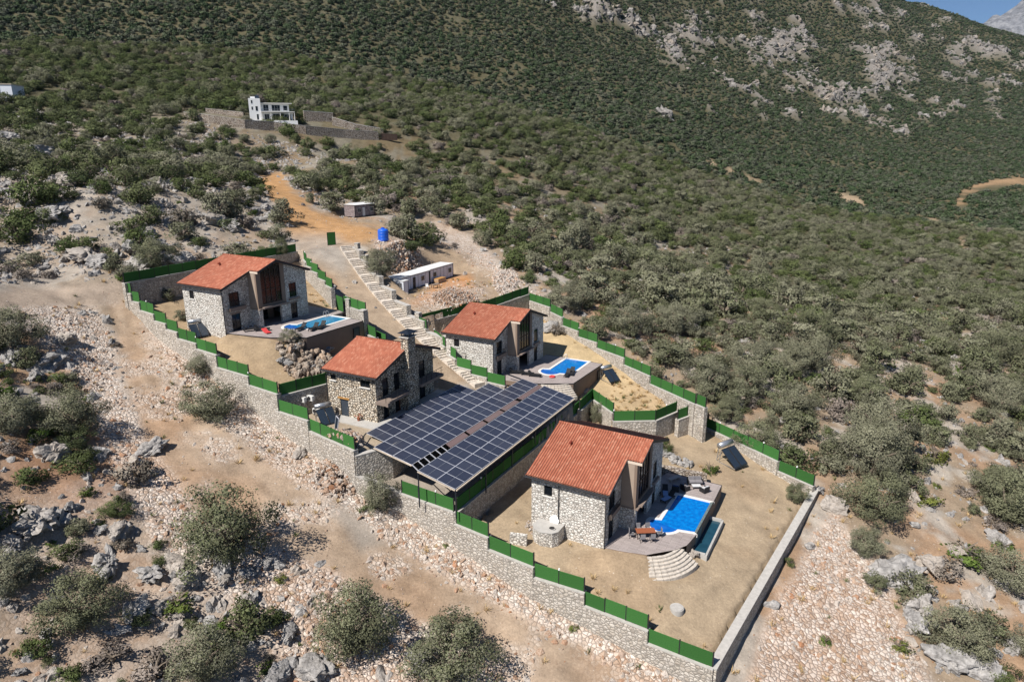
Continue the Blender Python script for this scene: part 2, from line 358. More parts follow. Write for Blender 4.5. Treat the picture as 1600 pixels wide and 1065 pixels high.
# ------------------------------------------------------------ survey of walls (each pair = one level length of wall top)
HOUSES = {4: (61, 9.04, 56.67, -37.22), 1: (60.7, -37.04, 84.42, -23.21), 3: (61.9, -2.42, 90.05, -31.56), 2: (62.9, -15.3, 71.86, -30.57)}
def H(h, x, y, z=None):
    a = R(HOUSES[h][0]); X = HOUSES[h][1]+x*math.cos(a)-y*math.sin(a); Y = HOUSES[h][2]+x*math.sin(a)+y*math.cos(a)
    return (X, Y) if z is None else (X, Y, HOUSES[h][3]+z)
west = chain(-19.2, [((197,453),(206.5,455)),((207.6,466.5),(219.5,468.6)),((220.6,480.6),(242,487.4)),((242.6,497),(260.6,502)),((261.7,510.5),(278.6,515.6)),((279.4,525),(308,533)),((308,541),(339.4,551)),((340,570),(389,584.6)),((389.5,598),(434,612.5)),((435,639),(481.6,654)),((484.5,670),(553.8,701))])
NWc = atz(195, 438.5, -17.8); NEc = atz(463, 391, -17.8)
p1e = chain(-18.3, [((476,403),(480,408)),((480,413),(488,416)),((488,421),(498,425)),((498,432),(510,437)),((510,443),(520,448))])
gateP = H(1, 17.9, -3.7); pilP = atz(573, 497, -23.1)
p1low = [(atz(538, 474, -22.4), atz(572, 486, -22.4)), (atz(575, 520, -25.2), atz(588, 526, -25.2)), (atz(588, 529, -26), atz(604, 536, -26))]
p12 = (atz(437, 615, -27.5), atz(512, 596, -27.5))
slabw = (atz(627, 768, -34.45), atz(708, 797, -34.45))
p4w = chain(-35.6, [((712,816.6),(761.6,837)),((762,855.6),(832,884)),((833,899.6),(910.6,924)),((910.6,943.5),(1009.6,983)),((1008.6,1002.7),(1110.4,1043))])
p4sw = (atz(712, 797, -34.45), atz(905, 641, -34.45))
SE = np.array([p4w[-1][1][0], p4w[-1][1][1], -40.5])
Ew = atz(1274, 764, -39.3)
efe = chain(-37.3, [((1103,668),(1215.5,722)),((1215.5,737),(1270,761))])
ne = chain(-26.7, [((827.5,468.8),(860.3,480)),((861,487),(879.7,496)),((879.7,508.2),(904.4,517.5)),((904.4,526),(933.5,535.4)),((933.5,543.8),(975.7,559.4)),((975.7,570),(1016,587.9)),((1016,600),(1086,632)),((1088,632),(1102,638))])
ne_end = ne[-1][1]
h3w = chain(-26.6, [((654,507),(667,512.5)),((679,528),(696,541)),((697,550),(713,560)),((713.6,571),(736,577)),((736,583),(761,589)),((761,595),(789,602))])
p3nw = [(atz(660, 503, -26.8), atz(745, 481.5, -26.8)), (atz(746, 486, -26.3), aty(826, 459, ne[0][0][1]))]
p3s = [(atz(905, 641, -33.9), atz(925, 622, -33.9)), (atz(925, 622, -33.9), atz(958, 645, -33.9)), (atz(958, 658, -34.4), atz(1023, 657, -34.4)), (atz(1023, 657, -34.4), atz(1056, 643, -34.4)), (atz(1058, 656, -34.9), atz(1102, 640, -34.9))]
stairA = atz(541, 386, -17.8); stairB = atz(752, 604, -31.9)

P2d = lambda p: (float(p[0]), float(p[1]))
polyP1 = [P2d(NWc)]+[P2d(q) for a, b in west[:9] for q in (a, b)]+[P2d(p12[1]), H(2, 8.5, 9.2), P2d(atz(604, 536, -26)), P2d(atz(575, 520, -25.2)), P2d(pilP), P2d(gateP), P2d(p1e[-1][1]), P2d(p1e[0][0]), P2d(NEc)]
polyP2 = [P2d(west[9][0]), P2d(west[9][1]), P2d(west[10][0]), P2d(west[10][1]), H(2, -3.5, -4.2), H(2, 9, -4.2), H(2, 14.5, -3.2), H(2, 14.5, 6), H(2, 8.5, 9.2), P2d(p12[1])]
polySL = [P2d(slabw[0]), P2d(p4sw[0]), P2d(atz(905, 641, -33.4)), H(3, .5, -12.2), H(3, -3.5, -6), H(2, 14.5, -3.2), H(2, 9, -4.2), H(2, -3.5, -4.2), P2d(west[10][1])]
polyP4 = [P2d(p4w[0][0])]+[P2d(q) for a, b in p4w for q in (a, b)]+[P2d(Ew)]+[P2d(efe[1][1]), P2d(efe[1][0]), P2d(efe[0][1]), P2d(efe[0][0])]+[P2d(p3s[4][1]), P2d(p3s[3][1]), P2d(p3s[3][0]), P2d(p3s[2][0]), P2d(p3s[1][0]), P2d(p3s[0][0])]
polyP3 = [P2d(h3w[0][0])]+[P2d(b) for a, b in h3w]+[H(3, 1.5, -2.0), H(3, .5, -12.2), P2d(p3s[0][0]), P2d(p3s[1][0]), P2d(p3s[2][0]), P2d(p3s[3][0]), P2d(p3s[3][1]), P2d(ne_end)]+[P2d(a) for a, b in ne[::-1]]+[P2d(p3nw[0][1])]

def Q(l): return [atz(*p) for p in l]
def fit(pts, lam=.02):
    p = np.array([(q[0], q[1], q[2]) for q in pts], float); return tps(p[:, :2], p[:, 2], lam)
outer = Q([ # outside the compound, near
 (0,465,-21),(100,455,-20.5),(180,460,-20.3),(240,520,-24.5),(300,600,-28),(390,700,-31.8),(450,770,-34.2),(520,730,-34.3),(560,775,-35),(640,830,-37.6),(712,860,-38.6),(800,930,-40.3),(900,1000,-41.8),(1000,1060,-43.1),
 (230,500,-22.8),(300,560,-26.4),(370,610,-29),(434,650,-31),(480,690,-33),
 (560,860,-37.5),(700,960,-40),(850,1065,-43),
 (1130,1065,-42.3),(1180,985,-42.2),(1240,890,-41.6),(1300,800,-41),(1320,720,-39.4),(1200,680,-37.6),(1130,640,-36.2),(1060,580,-33.4),(980,530,-30.9),(900,490,-28.4),(840,455,-25.8),
 (0,1065,-36),(0,900,-32),(0,700,-27),(0,560,-23),(150,900,-34),(150,700,-29.5),(150,560,-25.5),(300,850,-34.5),(300,1040,-38.5),(450,950,-38.5),(600,1065,-41.5),
 (0,400,-14.5),(0,300,-7.5),(150,400,-15.2),(150,430,-17.8),(300,385,-16.3),(400,375,-16.4),(300,300,-8.5),(430,350,-14.8),(150,300,-7.5),
 (510,383,-17.7),(560,430,-20.8),(601,472,-24),(640,520,-27.4),(668,560,-29.6),(700,588,-31),(545,400,-18.6),
 (500,340,-14.6),(470,375,-17.2),(555,338,-15.5),(590,350,-15.6),(450,310,-11.4),(440,275,-8.2),(600,375,-17),(640,400,-19.5),
 (560,395,-18.2),(610,430,-21),(650,470,-24.6),(620,455,-24.4),(712,425,-24.4),(740,440,-24.8),(660,490,-25.6),(700,480,-25.7),(760,470,-25.8),(800,455,-25.5),(770,420,-24.2),(720,385,-21.5),(680,360,-19.5),
 (900,440,-25.8),(800,380,-22),(700,320,-14.5),(620,280,-10.5),
 (1000,470,-29.8),(1100,520,-32.8),(1200,600,-35.6),(1400,700,-39),(1400,850,-42),(1400,1000,-44.5),(1600,1065,-46),(1600,900,-45),(1600,740,-43),(1500,600,-39),(1300,500,-34.5),(1600,500,-40.5),
 (-200,400,-12),(-200,700,-24),(-300,1065,-33),(1800,800,-44),(1800,1100,-48),(900,1200,-45.5),(300,1200,-41),(1400,1200,-47)])
def QY(l): return [aty(*p) for p in l]
outer += QY([(300,250,190),(150,250,180),(0,250,165),(420,192,250),(300,195,225),(150,180,240),(0,150,235),(-250,150,220),(500,200,250),(620,212,262),(560,240,215),(-250,260,150),
 (0,0,430),(-250,0,400),(200,0,470),(400,0,520),(0,70,340),(200,100,330),(400,100,370),(600,0,640),(600,100,450),(560,160,310),
 (800,0,800),(800,100,560),(800,200,360),(750,260,250),(900,300,240),(900,380,180),
 (1000,0,1020),(1000,100,780),(1000,180,540),(1000,250,380),(1000,320,262),(1000,400,195),
 (1200,0,1300),(1200,100,1020),(1200,200,730),(1200,260,520),(1200,330,340),(1200,420,210),
 (1400,20,1500),(1400,100,1250),(1400,200,880),(1400,280,600),(1400,340,400),(1400,430,240),(1400,520,160),
 (1600,60,1560),(1600,110,1350),(1600,200,960),(1600,270,660),(1600,330,450),(1600,400,290),(1500,36,1560),(1440,16,1580),
 (1900,130,1500),(1900,260,800),(1900,400,330),(1900,600,160),(2300,300,900),(2300,500,300),
 (0,-150,620),(400,-150,760),(800,-150,1080),(1200,-130,1650),(-500,-100,560),(-900,60,450)])
# behind the skyline the spur falls away
for u, v, Y in ((1300,0,1500),(1440,16,1580),(1500,36,1560),(1600,60,1560),(1900,130,1500)):
    p = aty(u, v, Y); k = 1.5; outer.append(np.array([p[0]*k, p[1]*k, p[2]*k-260]))
fB = fit(outer, .012)
RUTD = .0; RUT = [(0, 0), (1, 0)]
LEVEL = [(4, .4, -.5, -.03, .9, 2.0), (4, .5, -1.8, -.03, .8, 1.8), (4, .9, -3.0, -.04, .7, 1.6), (1, .3, -1.2, -.05, 1.2, 3), (1, .6, -3.2, -.06, 1.2, 3), (1, 1.0, -5.0, -.1, 1.2, 3), (1, 1.6, -6.8, -.15, 1.2, 3), (1, 2.6, -8.6, -.5, .8, 2.6), (3, .9, -3.2, -.05, .7, 1.5)]
DR0 = stairA; DR1 = stairB; PADS = []
SPINE = [P2d(atz(510,383,-17.7)), P2d(atz(560,430,-20.8)), P2d(atz(601,472,-24)), P2d(atz(640,520,-27.4)), P2d(atz(668,560,-29.6))]
f1 = fit(Q([(200,445,-19.5),(240,470,-21),(275,500,-23),(330,550,-25.2),(353,521,-23.4),(390,572,-26.6),(430,605,-28.2),(500,592,-28.2),(560,560,-28),(440,545,-27),(480,487,-23.5),(520,470,-23.4),(572,500,-25.5),(540,520,-26.8),(490,430,-20.7),(470,395,-18.6),(380,405,-19.3),(300,425,-19.6),(250,440,-20.3),(388,590,-27.4),(300,528,-24.9)])+[np.array(H(1, x, y, -.35)) for x in (1,5,9,13) for y in (0,4,8)]+[np.array(H(1, 0, -1.5, -.15)), np.array(H(1, .3, -3.5, -.15)), np.array(H(1, .9, -5.8, -.2)), np.array(H(1, 2.2, -8, -.6)), np.array(H(1, 3.4, -10.4, -1.7)), np.array(H(1, 3, -7, -.4)), np.array(H(1, 5, -12.5, -3.6)), np.array(H(1, 6, -6, -.6)), np.array(H(1, 12, -11.5, -4)), np.array(H(1, 6, -11.5, -4))])
f2 = lambda x, y: np.full(np.shape(x), -30.66)
def fS(x, y):
    a = R(61); t = (x+11)*math.cos(a)+(y-62.5)*math.sin(a); return -34.6+np.clip(t-4, 0, 22)/22*2.0
f4 = fit(Q([(720,812,-36.3),(770,812,-36.9),(860,770,-37.1),(800,850,-37.7),(856,830,-37.2),(938,866,-37.2),(980,872,-37.3),(900,900,-38.2),(1000,965,-39.9),(1080,1010,-40.9),(1100,1020,-41.1),(1060,930,-39.7),(1150,920,-40.2),(1210,850,-39.8),(1255,770,-39.6),(1200,740,-39.1),(1140,700,-38.2),(1103,680,-37.9),(1060,697,-37.5),(1130,800,-39.2),(1160,780,-39),(1110,850,-39.3),(1020,900,-38.8),(1075,905,-39.1)])+[np.array(H(4, x, y, -.3)) for x in (1,6,12) for y in (0,4,8,10)]+[np.array(H(4, 18, -1, -.3)), np.array(H(4, 19.5, -5, -1.2)), np.array(H(4, 14, -9.5, -2.2)), np.array(H(4, 6, -9.5, -2.2)), np.array(H(4, 0, -1, -.15)), np.array(H(4, 1, -2.7, -.1)), np.array(H(4, 2.3, -4.4, -.1)), np.array(H(4, -1.5, -3.5, -.5)), np.array(H(4, 4.3, -6.2, -.3)), np.array(H(4, 1.2, -7.6, -1.4)), np.array(H(4, -.6, -5.8, -1.2))])
f3 = fit(Q([(745,502,-29.3),(820,478,-28.6),(860,500,-29),(890,530,-30.2),(925,548,-31),(970,580,-32.3),(1010,605,-33.8),(1080,638,-35),(1040,645,-35),(960,640,-35),(915,615,-35),(860,612,-33),(900,560,-31.7),(700,525,-30),(905,632,-35)])+[np.array(H(3, x, y, -.35)) for x in (1,5,9,13) for y in (0,4,8)]+[np.array(H(3, 6, -12, -3)), np.array(H(3, 13, -12, -2.8)), np.array(H(3, 2.5, -12, -2.6))])
_c0 = atz(624, 456, -24.6); _u = (math.cos(R(63)), math.sin(R(63)))
for q in (1, 6, 11, 17): PADS.append((_c0[0]+_u[0]*q, _c0[1]+_u[1]*q, -24.7, 5.0, 8.5))
_c1 = atz(562, 338, -15.4); PADS.append((_c1[0]+1.5, _c1[1]+2, -15.4, 6, 9))
PLOTS = [(polyP1, f1, 1), (polyP3, f3, 3), (polyP4, f4, 4), (polySL, fS, 5), (polyP2, f2, 2)]
def ground(x, y, detail=True):
    x = np.asarray(x, float); y = np.asarray(y, float)
    z = fB(x, y); d = np.hypot(x, y)
    rx, ry = x, y
    if detail:
        rd = polydist(x, y, SPINE, False)
        calm = np.clip((rd-7)/6, 0, 1)
        n = fbm(x/9, y/9, 3, 5)*.55+np.abs(fbm(x/3.5, y/3.5, 9, 4))*.35
        far = np.clip((d-180)/500, 0, 1)
        n = n*calm+far*(fbm(x/120, y/120, 21, 5, .5)*13+np.abs(fbm(x/45+3, y/45, 33, 3))*3)
        n = n*np.where((d < 190), 1, 1)
        z = z+n
    for cx, cy, cz, r0, r1 in PADS:
        k = np.clip((r1-np.hypot(x-cx, y-cy))/(r1-r0), 0, 1); z = z*(1-k)+cz*k
    # driveway and stairway strip lie on one even grade
    dx, dy = DR1[0]-DR0[0], DR1[1]-DR0[1]; L2 = dx*dx+dy*dy; t = ((x-DR0[0])*dx+(y-DR0[1])*dy)/L2; pd = ((x-DR0[0])*(-dy)+(y-DR0[1])*dx)/math.sqrt(L2)
    tc_ = np.clip(t, -.02, 1.05); w = np.clip((pd+10.5)/2.5, 0, 1)*np.clip((4.2-pd)/1.8, 0, 1)*np.clip((t+.12)/.12, 0, 1)*np.clip((1.25-t)/.15, 0, 1)
    w = w*w*(3-2*w); z = z*(1-w)+(DR0[2]+(DR1[2]-DR0[2])*tc_)*w
    zone = np.zeros(x.shape, int)
    if detail: z = z-RUTD*np.clip(1-np.abs(polydist(x, y, RUT, False)-.85)/.4, 0, 1)
    for poly, f, k in PLOTS:
        m = inpoly(x, y, poly)
        if m.any():
            zz = f(x, y)+(fbm(x/5, y/5, k, 4)*.18+fbm(x/1.2, y/1.2, k+5, 3)*.03 if detail and k not in (5, 2) else 0)
            for hh, lx, ly, dz, r0, r1 in LEVEL:
                if hh != k: continue
                cx, cy = H(hh, lx, ly); q = np.clip((r1-np.hypot(x-cx, y-cy))/(r1-r0), 0, 1); zz = zz*(1-q)+(HOUSES[hh][3]+dz)*q
            z = np.where(m, zz, z); zone = np.where(m, k, zone)
    return z, zone
def gz(x, y): return float(ground(np.array([x]), np.array([y]))[0][0])
def onground(u, v, zguess=-35):
    # march the bearing to the ground
    r = ray(u, v); Y = np.concatenate([np.arange(30, 260, .5), np.arange(260, 1600, 4)])
    X = r[0]/r[1]*Y; Z = r[2]/r[1]*Y; g, _ = ground(X, Y)
    i = np.argmax(Z < g)
    if i == 0 and not Z[0] < g[0]: i = len(Y)-1
    y = Y[i]-(.25 if Y[i] < 260 else 2); return np.array([r[0]/r[1]*y, y, gz(r[0]/r[1]*y, y)])

_r = [onground(*p) for p in [(180,455),(195,520),(230,600),(285,670),(345,730),(430,785),(520,835),(620,890),(720,945),(830,1000),(950,1065)]]
RUT = [P2d(p) for p in _r]; RUTD = .07
# ------------------------------------------------------------ ground sheet
def axis(a, b, step, lo, hi, g):
    m = list(np.arange(a, b+1e-6, step)); s = step; L = []; p = a
    while p > lo: s *= g; p -= s; L.append(p)
    s = step; p = b; U = []
    while p < hi: s *= g; p += s; U.append(p)
    return np.array(L[::-1]+m+U)
gx = axis(-66, 62, .42, -1500, 3600, 1.035); gy = axis(38, 132, .42, 6, 2600, 1.022)
GX, GY = np.meshgrid(gx, gy); GZ, ZONE = ground(GX, GY)
UU, VV = proj(GX, GY, GZ)
# colour zones surveyed from above
def jit(w): return fbm(GX/6, GY/6, 51, 4)*w
Uj = UU+jit(9)*np.clip(VV/500, .2, 1.6); Vj = VV+fbm(GX/6, GY/6, 77, 4)*9*np.clip(VV/500, .2, 1.6)
soil = np.array([.31, .24, .17]); COLR = np.ones(GX.shape+(3,))*soil
rub = np.zeros(GX.shape); rockw = np.zeros(GX.shape)
def lay(mask, c): 
    global COLR
    COLR = COLR*(1-mask[..., None])+np.array(c)*mask[..., None]
dist = np.hypot(GX, GY)
n1 = vnoise(GX/7, GY/7, 91); n2 = vnoise(GX/2.2, GY/2.2, 93)
lay(np.clip((fbm(GX/8, GY/8, 61, 5)+.1)*3, 0, 1)*.7, (.37, .235, .145))
lay(np.clip(fbm(GX/5, GY/5, 65, 5)*5, 0, 1)*.85, (.41, .37, .32))
lay(np.clip((dist-170)/120, 0, 1)*.9, (.09, .085, .045))
sp = lambda p, w: soft(Uj, Vj, p, w)*(ZONE == 0)
TRACK = [(165,462),(180,520),(200,600),(225,680),(265,750),(300,800),(440,860),(560,915),(690,985),(800,1080),(1000,1080),(900,1010),(800,950),(700,895),(600,850),(540,800),(480,755),(400,700),(330,650),(270,580),(230,520),(205,450)]
RUB_R = [(225,500),(330,588),(440,645),(480,690),(560,740),(620,800),(712,840),(860,935),(1080,1052),(1130,1120),(960,1120),(860,1010),(720,915),(620,860),(540,805),(470,755),(400,700),(320,640),(255,560)]
RUB_L = [(20,480),(150,478),(172,520),(190,600),(230,680),(300,770),(420,850),(540,900),(680,970),(850,1080),(480,1080),(420,980),(330,900),(230,830),(190,740),(130,600),(60,520)]
RUB_SE = [(1130,1180),(1200,960),(1300,800),(1320,840),(1390,930),(1500,1180)]
RUB_NE = [(680,355),(740,375),(800,430),(850,470),(870,500),(835,470),(790,440),(750,420),(720,390)]
RUB_Y = [(640,478),(700,445),(760,455),(745,480),(690,492)]
RUB_B = [(590,372),(650,380),(660,410),(600,415)]
ORROAD = [(405,272),(440,265),(462,300),(490,322),(560,348),(600,356),(588,376),(520,382),(480,390),(455,372),(440,330),(415,295)]
HILL_R = [(0,190),(300,190),(420,240),(440,320),(430,380),(200,440),(0,450)]
lay(sp(HILL_R, 60)*.6, (.36, .315, .265))
lay(sp([(150,640),(230,690),(270,760),(150,820),(0,760),(0,680)], 40)*.6, (.34, .17, .09))
lay(sp([(0,740),(420,900),(520,1080),(0,1080)], 60)*.4, (.38, .27, .19))
for p, wgt in ((RUB_R, 1), (RUB_L, .95), (RUB_SE, .9), (RUB_NE, .9), (RUB_Y, .8), (RUB_B, .8)):
    k = sp(p, 14)*wgt; lay(k, (.56, .47, .40)); rub = np.maximum(rub, k)
lay(sp(RUB_SE, 20)*np.clip((n1-.45)*4, 0, 1)*.7, (.46, .25, .13))
lay(sp(RUB_L, 20)*np.clip((vnoise(GX/9, GY/9, 14)-.5)*5, 0, 1)*.7, (.42, .22, .11))
lay(sp(RUB_R, 20)*np.clip((vnoise(GX/6, GY/6, 15)-.55)*5, 0, 1)*.7, (.46, .27, .15))
k = sp([(-20,720),(200,760),(420,900),(560,1150),(-20,1150)], 50)*.3*(vnoise(GX/4, GY/4, 29)+.3); lay(k, (.50, .42, .35)); rub = np.maximum(rub, k)
k = sp(TRACK, 12); lay(k, (.43, .325, .235)); lay(np.clip(k*(fbm(GX/4, GY/4, 95, 4)-.05)*2.6, 0, 1)*.7, (.52, .44, .37)); rub = np.maximum(rub*(1-k*.85), k*np.clip((fbm(GX/4, GY/4, 95, 4)-.05)*2.6, 0, 1)*.75)
_rd = np.abs(polydist(GX, GY, RUT, False)-.85); lay(k*np.clip(1-_rd/.55, 0, 1)*np.clip(vnoise(GX/5, GY/5, 23)*1.6-.2, 0, 1)*.75, (.30, .215, .145)); lay(k*np.clip(1-polydist(GX, GY, RUT, False)/.5, 0, 1)*.4, (.47, .36, .26))
lay(k*np.clip((vnoise(GX/10, GY/10, 16)-.45)*4, 0, 1)*.6, (.42, .26, .155))
lay(k*np.clip((vnoise(GX/5, GY/14, 17)-.55)*4, 0, 1)*.5, (.28, .21, .15))
lay(sp([(520,735),(560,790),(600,850),(560,860),(500,800)], 12)*.6, (.33, .31, .28))
lay(sp([(-60,452),(170,436),(200,440),(195,470),(100,475),(-60,482)], 8), (.40, .32, .25))
lay(sp([(1540,287),(1700,277),(1700,287),(1560,292),(1512,303),(1499,326),(1492,324),(1502,302)], 4), (.40, .26, .15))
YARD = [(600,430),(640,380),(730,390),(830,462),(650,505),(590,450)]
lay(sp(YARD, 10), (.36, .27, .185)); lay(sp([(640,478),(690,432),(735,430),(740,450),(700,470)], 8), (.50, .25, .105))
lay(sp([(455,372),(520,345),(600,352),(588,372),(535,378),(660,560),(720,585),(700,600),(590,540),(520,430),(480,405)], 6), (.39, .30, .215))
lay(sp(ORROAD, 7), (.47, .275, .13))
lay(sp([(445,362),(520,366),(560,400),(540,430),(490,400),(455,385)], 14)*.75, (.37, .34, .30))
PC = {1: (.37, .275, .175), 2: (.40, .325, .24), 3: (.46, .34, .205), 4: (.40, .31, .21), 5: (.36, .31, .255)}
for k_, c in PC.items():
    lay((ZONE == k_)*1.0, c)
lay((ZONE == 3)*np.clip((n1-.4)*2.5, 0, 1)*.6, (.52, .40, .23)); lay((ZONE == 1)*np.clip((n1-.5)*3, 0, 1)*.5, (.42, .27, .15))
lay((ZONE == 4)*np.clip((vnoise(GX/4, GY/4, 5)-.62)*4, 0, 1)*.5, (.34, .24, .15))
# rock outcrops high on the mountain
OUT = [[(900,10),(960,5),(1000,40),(1060,70),(1075,108),(1050,98),(1020,60),(960,40),(910,28)],[(1040,40),(1110,60),(1120,75),(1080,68)],[(1190,75),(1260,40),(1275,75),(1235,100),(1200,90)],[(1160,70),(1190,62),(1185,85)],
 [(1340,0),(1385,10),(1440,55),(1480,62),(1462,68),(1410,40),(1360,20)],[(1360,80),(1400,75),(1440,108),(1420,140),(1370,140),(1355,110)],[(1280,145),(1320,140),(1345,165),(1310,168)],[(1320,75),(1350,85),(1350,105)],
 [(1490,60),(1530,75),(1600,90),(1600,112),(1550,95),(1510,85)],[(1480,90),(1520,100),(1500,118)],[(1350,185),(1430,205),(1410,215),(1365,195)],[(860,0),(880,2),(875,15)],[(1015,25),(1030,25),(1025,36)],[(1090,25),(1115,25),(1105,45)],[(1170,20),(1200,30),(1180,45)],[(1225,130),(1260,120),(1280,140),(1240,148)]]
oc = np.zeros(GX.shape)
Un = UU+fbm(GX/30, GY/30, 41, 4)*16; Vn = VV+fbm(GX/30, GY/30, 43, 4)*10
nr = fbm(GX/22, GY/22, 47, 5)
for p in OUT: oc = np.maximum(oc, soft(Un, Vn, p, 6))
oc = oc*np.clip((nr+.35)*3, 0, 1); ocz = (dist > 350)*(VV < 230)
oc = np.maximum(oc, np.clip((nr-.25)*6, 0, 1)*(UU > 930)*(VV < 190)*np.clip((UU-930)/250, .25, 1)*.85)*ocz
lay(oc, (.27, .245, .225)); rockw = np.maximum(rockw, oc)
GZ = GZ+oc*(3+np.abs(fbm(GX/18, GY/18, 49, 4))*24)
CLR = [[(1108,250),(1122,256),(1118,268),(1106,262)],[(1135,262),(1150,268),(1145,278)],[(1160,275),(1195,286),(1188,292)],[(1300,300),(1345,312),(1360,325),(1320,318)],[(1440,340),(1480,350),(1460,356)],[(1460,365),(1478,378),(1462,382)],[(1495,372),(1510,378),(1508,400),(1496,392)],[(1500,352),(1525,356),(1515,364)]]
for p in CLR: lay(soft(UU, VV, p, 5)*(dist > 180), (.40, .30, .20))
# the sheet steps down behind the walls: keep the drop on their high side
mn = GZ.copy()
for dx in (-1, 0, 1):
    for dy in (-1, 0, 1): mn = np.minimum(mn, np.roll(np.roll(GZ, dx, 1), dy, 0))
nb = np.zeros(GX.shape, bool)
for dx, dy in ((1, 0), (-1, 0), (0, 1), (0, -1), (1, 1), (-1, -1), (1, -1), (-1, 1)): nb |= np.roll(np.roll(ZONE, dx, 1), dy, 0) != ZONE
GZ = np.where(nb & (GZ-mn > .35), mn, GZ)
NR, NC = GX.shape
V = np.stack([GX, GY, GZ], -1).reshape(-1, 3)
ii = np.arange(NR*NC).reshape(NR, NC); Fq = np.stack([ii[:-1, :-1], ii[:-1, 1:], ii[1:, 1:], ii[1:, :-1]], -1).reshape(-1, 4)
def ground_mat():
    m, n, l, b = newmat('dry_ground'); b.inputs['Roughness'].default_value = .95; b.inputs['Specular IOR Level'].default_value = .08
    ca = n.new('ShaderNodeAttribute'); ca.attribute_name = 'soil'; ra = n.new('ShaderNodeAttribute'); ra.attribute_name = 'rubble'
    tc = n.new('ShaderNodeTexCoord'); g = tc.outputs['Object']
    def N(s, d=6, r=.6):
        x = n.new('ShaderNodeTexNoise'); x.inputs['Scale'].default_value = s; x.inputs['Detail'].default_value = d; x.inputs['Roughness'].default_value = r; l.new(g, x.inputs['Vector']); return x.outputs['Fac']
    c = ca.outputs['Color']
    c = mixc(n, l, 1.0, c, ramp(n, l, N(.5), [(.3, .74), (.7, 1.12)]), 'MULTIPLY')
    c = mixc(n, l, .8, c, ramp(n, l, N(4.5, 8, .75), [(.3, .6), (.7, 1.15)]), 'MULTIPLY')
    v = n.new('ShaderNodeTexVoronoi'); v.inputs['Scale'].default_value = 2.6; l.new(g, v.inputs['Vector'])
    ve = n.new('ShaderNodeTexVoronoi'); ve.feature = 'DISTANCE_TO_EDGE'; ve.inputs['Scale'].default_value = 2.6; l.new(g, ve.inputs['Vector'])
    se = n.new('ShaderNodeSeparateColor'); l.new(v.outputs['Color'], se.inputs[0])
    st = ramp(n, l, se.outputs[0], [(0, (.38, .26, .18)), (.4, (.56, .46, .38)), (1, (.72, .65, .58))])
    st = mixc(n, l, 1.0, st, ramp(n, l, ve.outputs['Distance'], [(0, .25), (.12, 1.0)]), 'MULTIPLY')
    c = mixc(n, l, mathn(n, l, 'MULTIPLY', ra.outputs['Fac'], .8), c, st)
    v3 = n.new('ShaderNodeTexVoronoi'); v3.inputs['Scale'].default_value = 1.6; l.new(g, v3.inputs['Vector'])
    peb = ramp(n, l, v3.outputs['Distance'], [(.07, 1.0), (.12, 0.0)])
    c = mixc(n, l, mathn(n, l, 'MULTIPLY', peb, ramp(n, l, N(.15), [(.45, 0.0), (.6, .7)])), c, (.6, .52, .44))
    l.new(c, b.inputs['Base Color'])
    bp = n.new('ShaderNodeBump'); bp.inputs['Strength'].default_value = .6; bp.inputs['Distance'].default_value = .12
    h = mathn(n, l, 'ADD', N(3, 8, .7), mathn(n, l, 'MULTIPLY', ra.outputs['Fac'], ramp(n, l, ve.outputs['Distance'], [(0, 0.0), (.25, 1.2)])))
    l.new(h, bp.inputs['Height']); l.new(bp.outputs[0], b.inputs['Normal']); return m
M['ground'] = ground_mat()
me = mesh_np('ground', V, Fq, M['ground'], True)
ca = me.color_attributes.new('soil', 'FLOAT_COLOR', 'POINT'); ca.data.foreach_set('color', np.concatenate([np.clip(COLR, 0, 1), np.ones(GX.shape+(1,))], -1).astype(np.float32).ravel())
ra = me.attributes.new('rubble', 'FLOAT', 'POINT'); ra.data.foreach_set('value', rub.astype(np.float32).ravel())
g_ = place('ground', me); tag(g_, kind='structure')
# distant bare mountain
mx = np.linspace(-2600, 3600, 150); my = np.linspace(0, 2600, 90); MX, MY = np.meshgrid(mx, my)
pk = 1800-np.hypot((MX-1150)*.62, (MY-1250)*.75)*1.0
MZ = pk+fbm(MX/420, MY/420, 5, 6)*170-np.abs(fbm(MX/160, MY/160, 8, 5))*110
mm = rock_mat('bare_far_rock', (.17, .175, .19), (.30, .30, .31), (.2, .21, .2), .012)
ii = np.arange(MX.size).reshape(MX.shape); Fm = np.stack([ii[:-1, :-1], ii[:-1, 1:], ii[1:, 1:], ii[1:, :-1]], -1).reshape(-1, 4)
Pm = aty(1700, 60, 3600)
tag(place('mountain', mesh_np('mountain', np.stack([MX+Pm[0], MY+3300, MZ-450], -1).reshape(-1, 3), Fm, mm, True)), kind='structure')

_u, _v = proj(MX+Pm[0], MY+3300, MZ-450)
for k in (1480, 1510, 1540, 1570, 1600): print('far skyline', k, float(_v[np.abs(_u-k) < 12].min()))
print('zrange', GZ.min(), GZ.max(), (MZ-450).max())
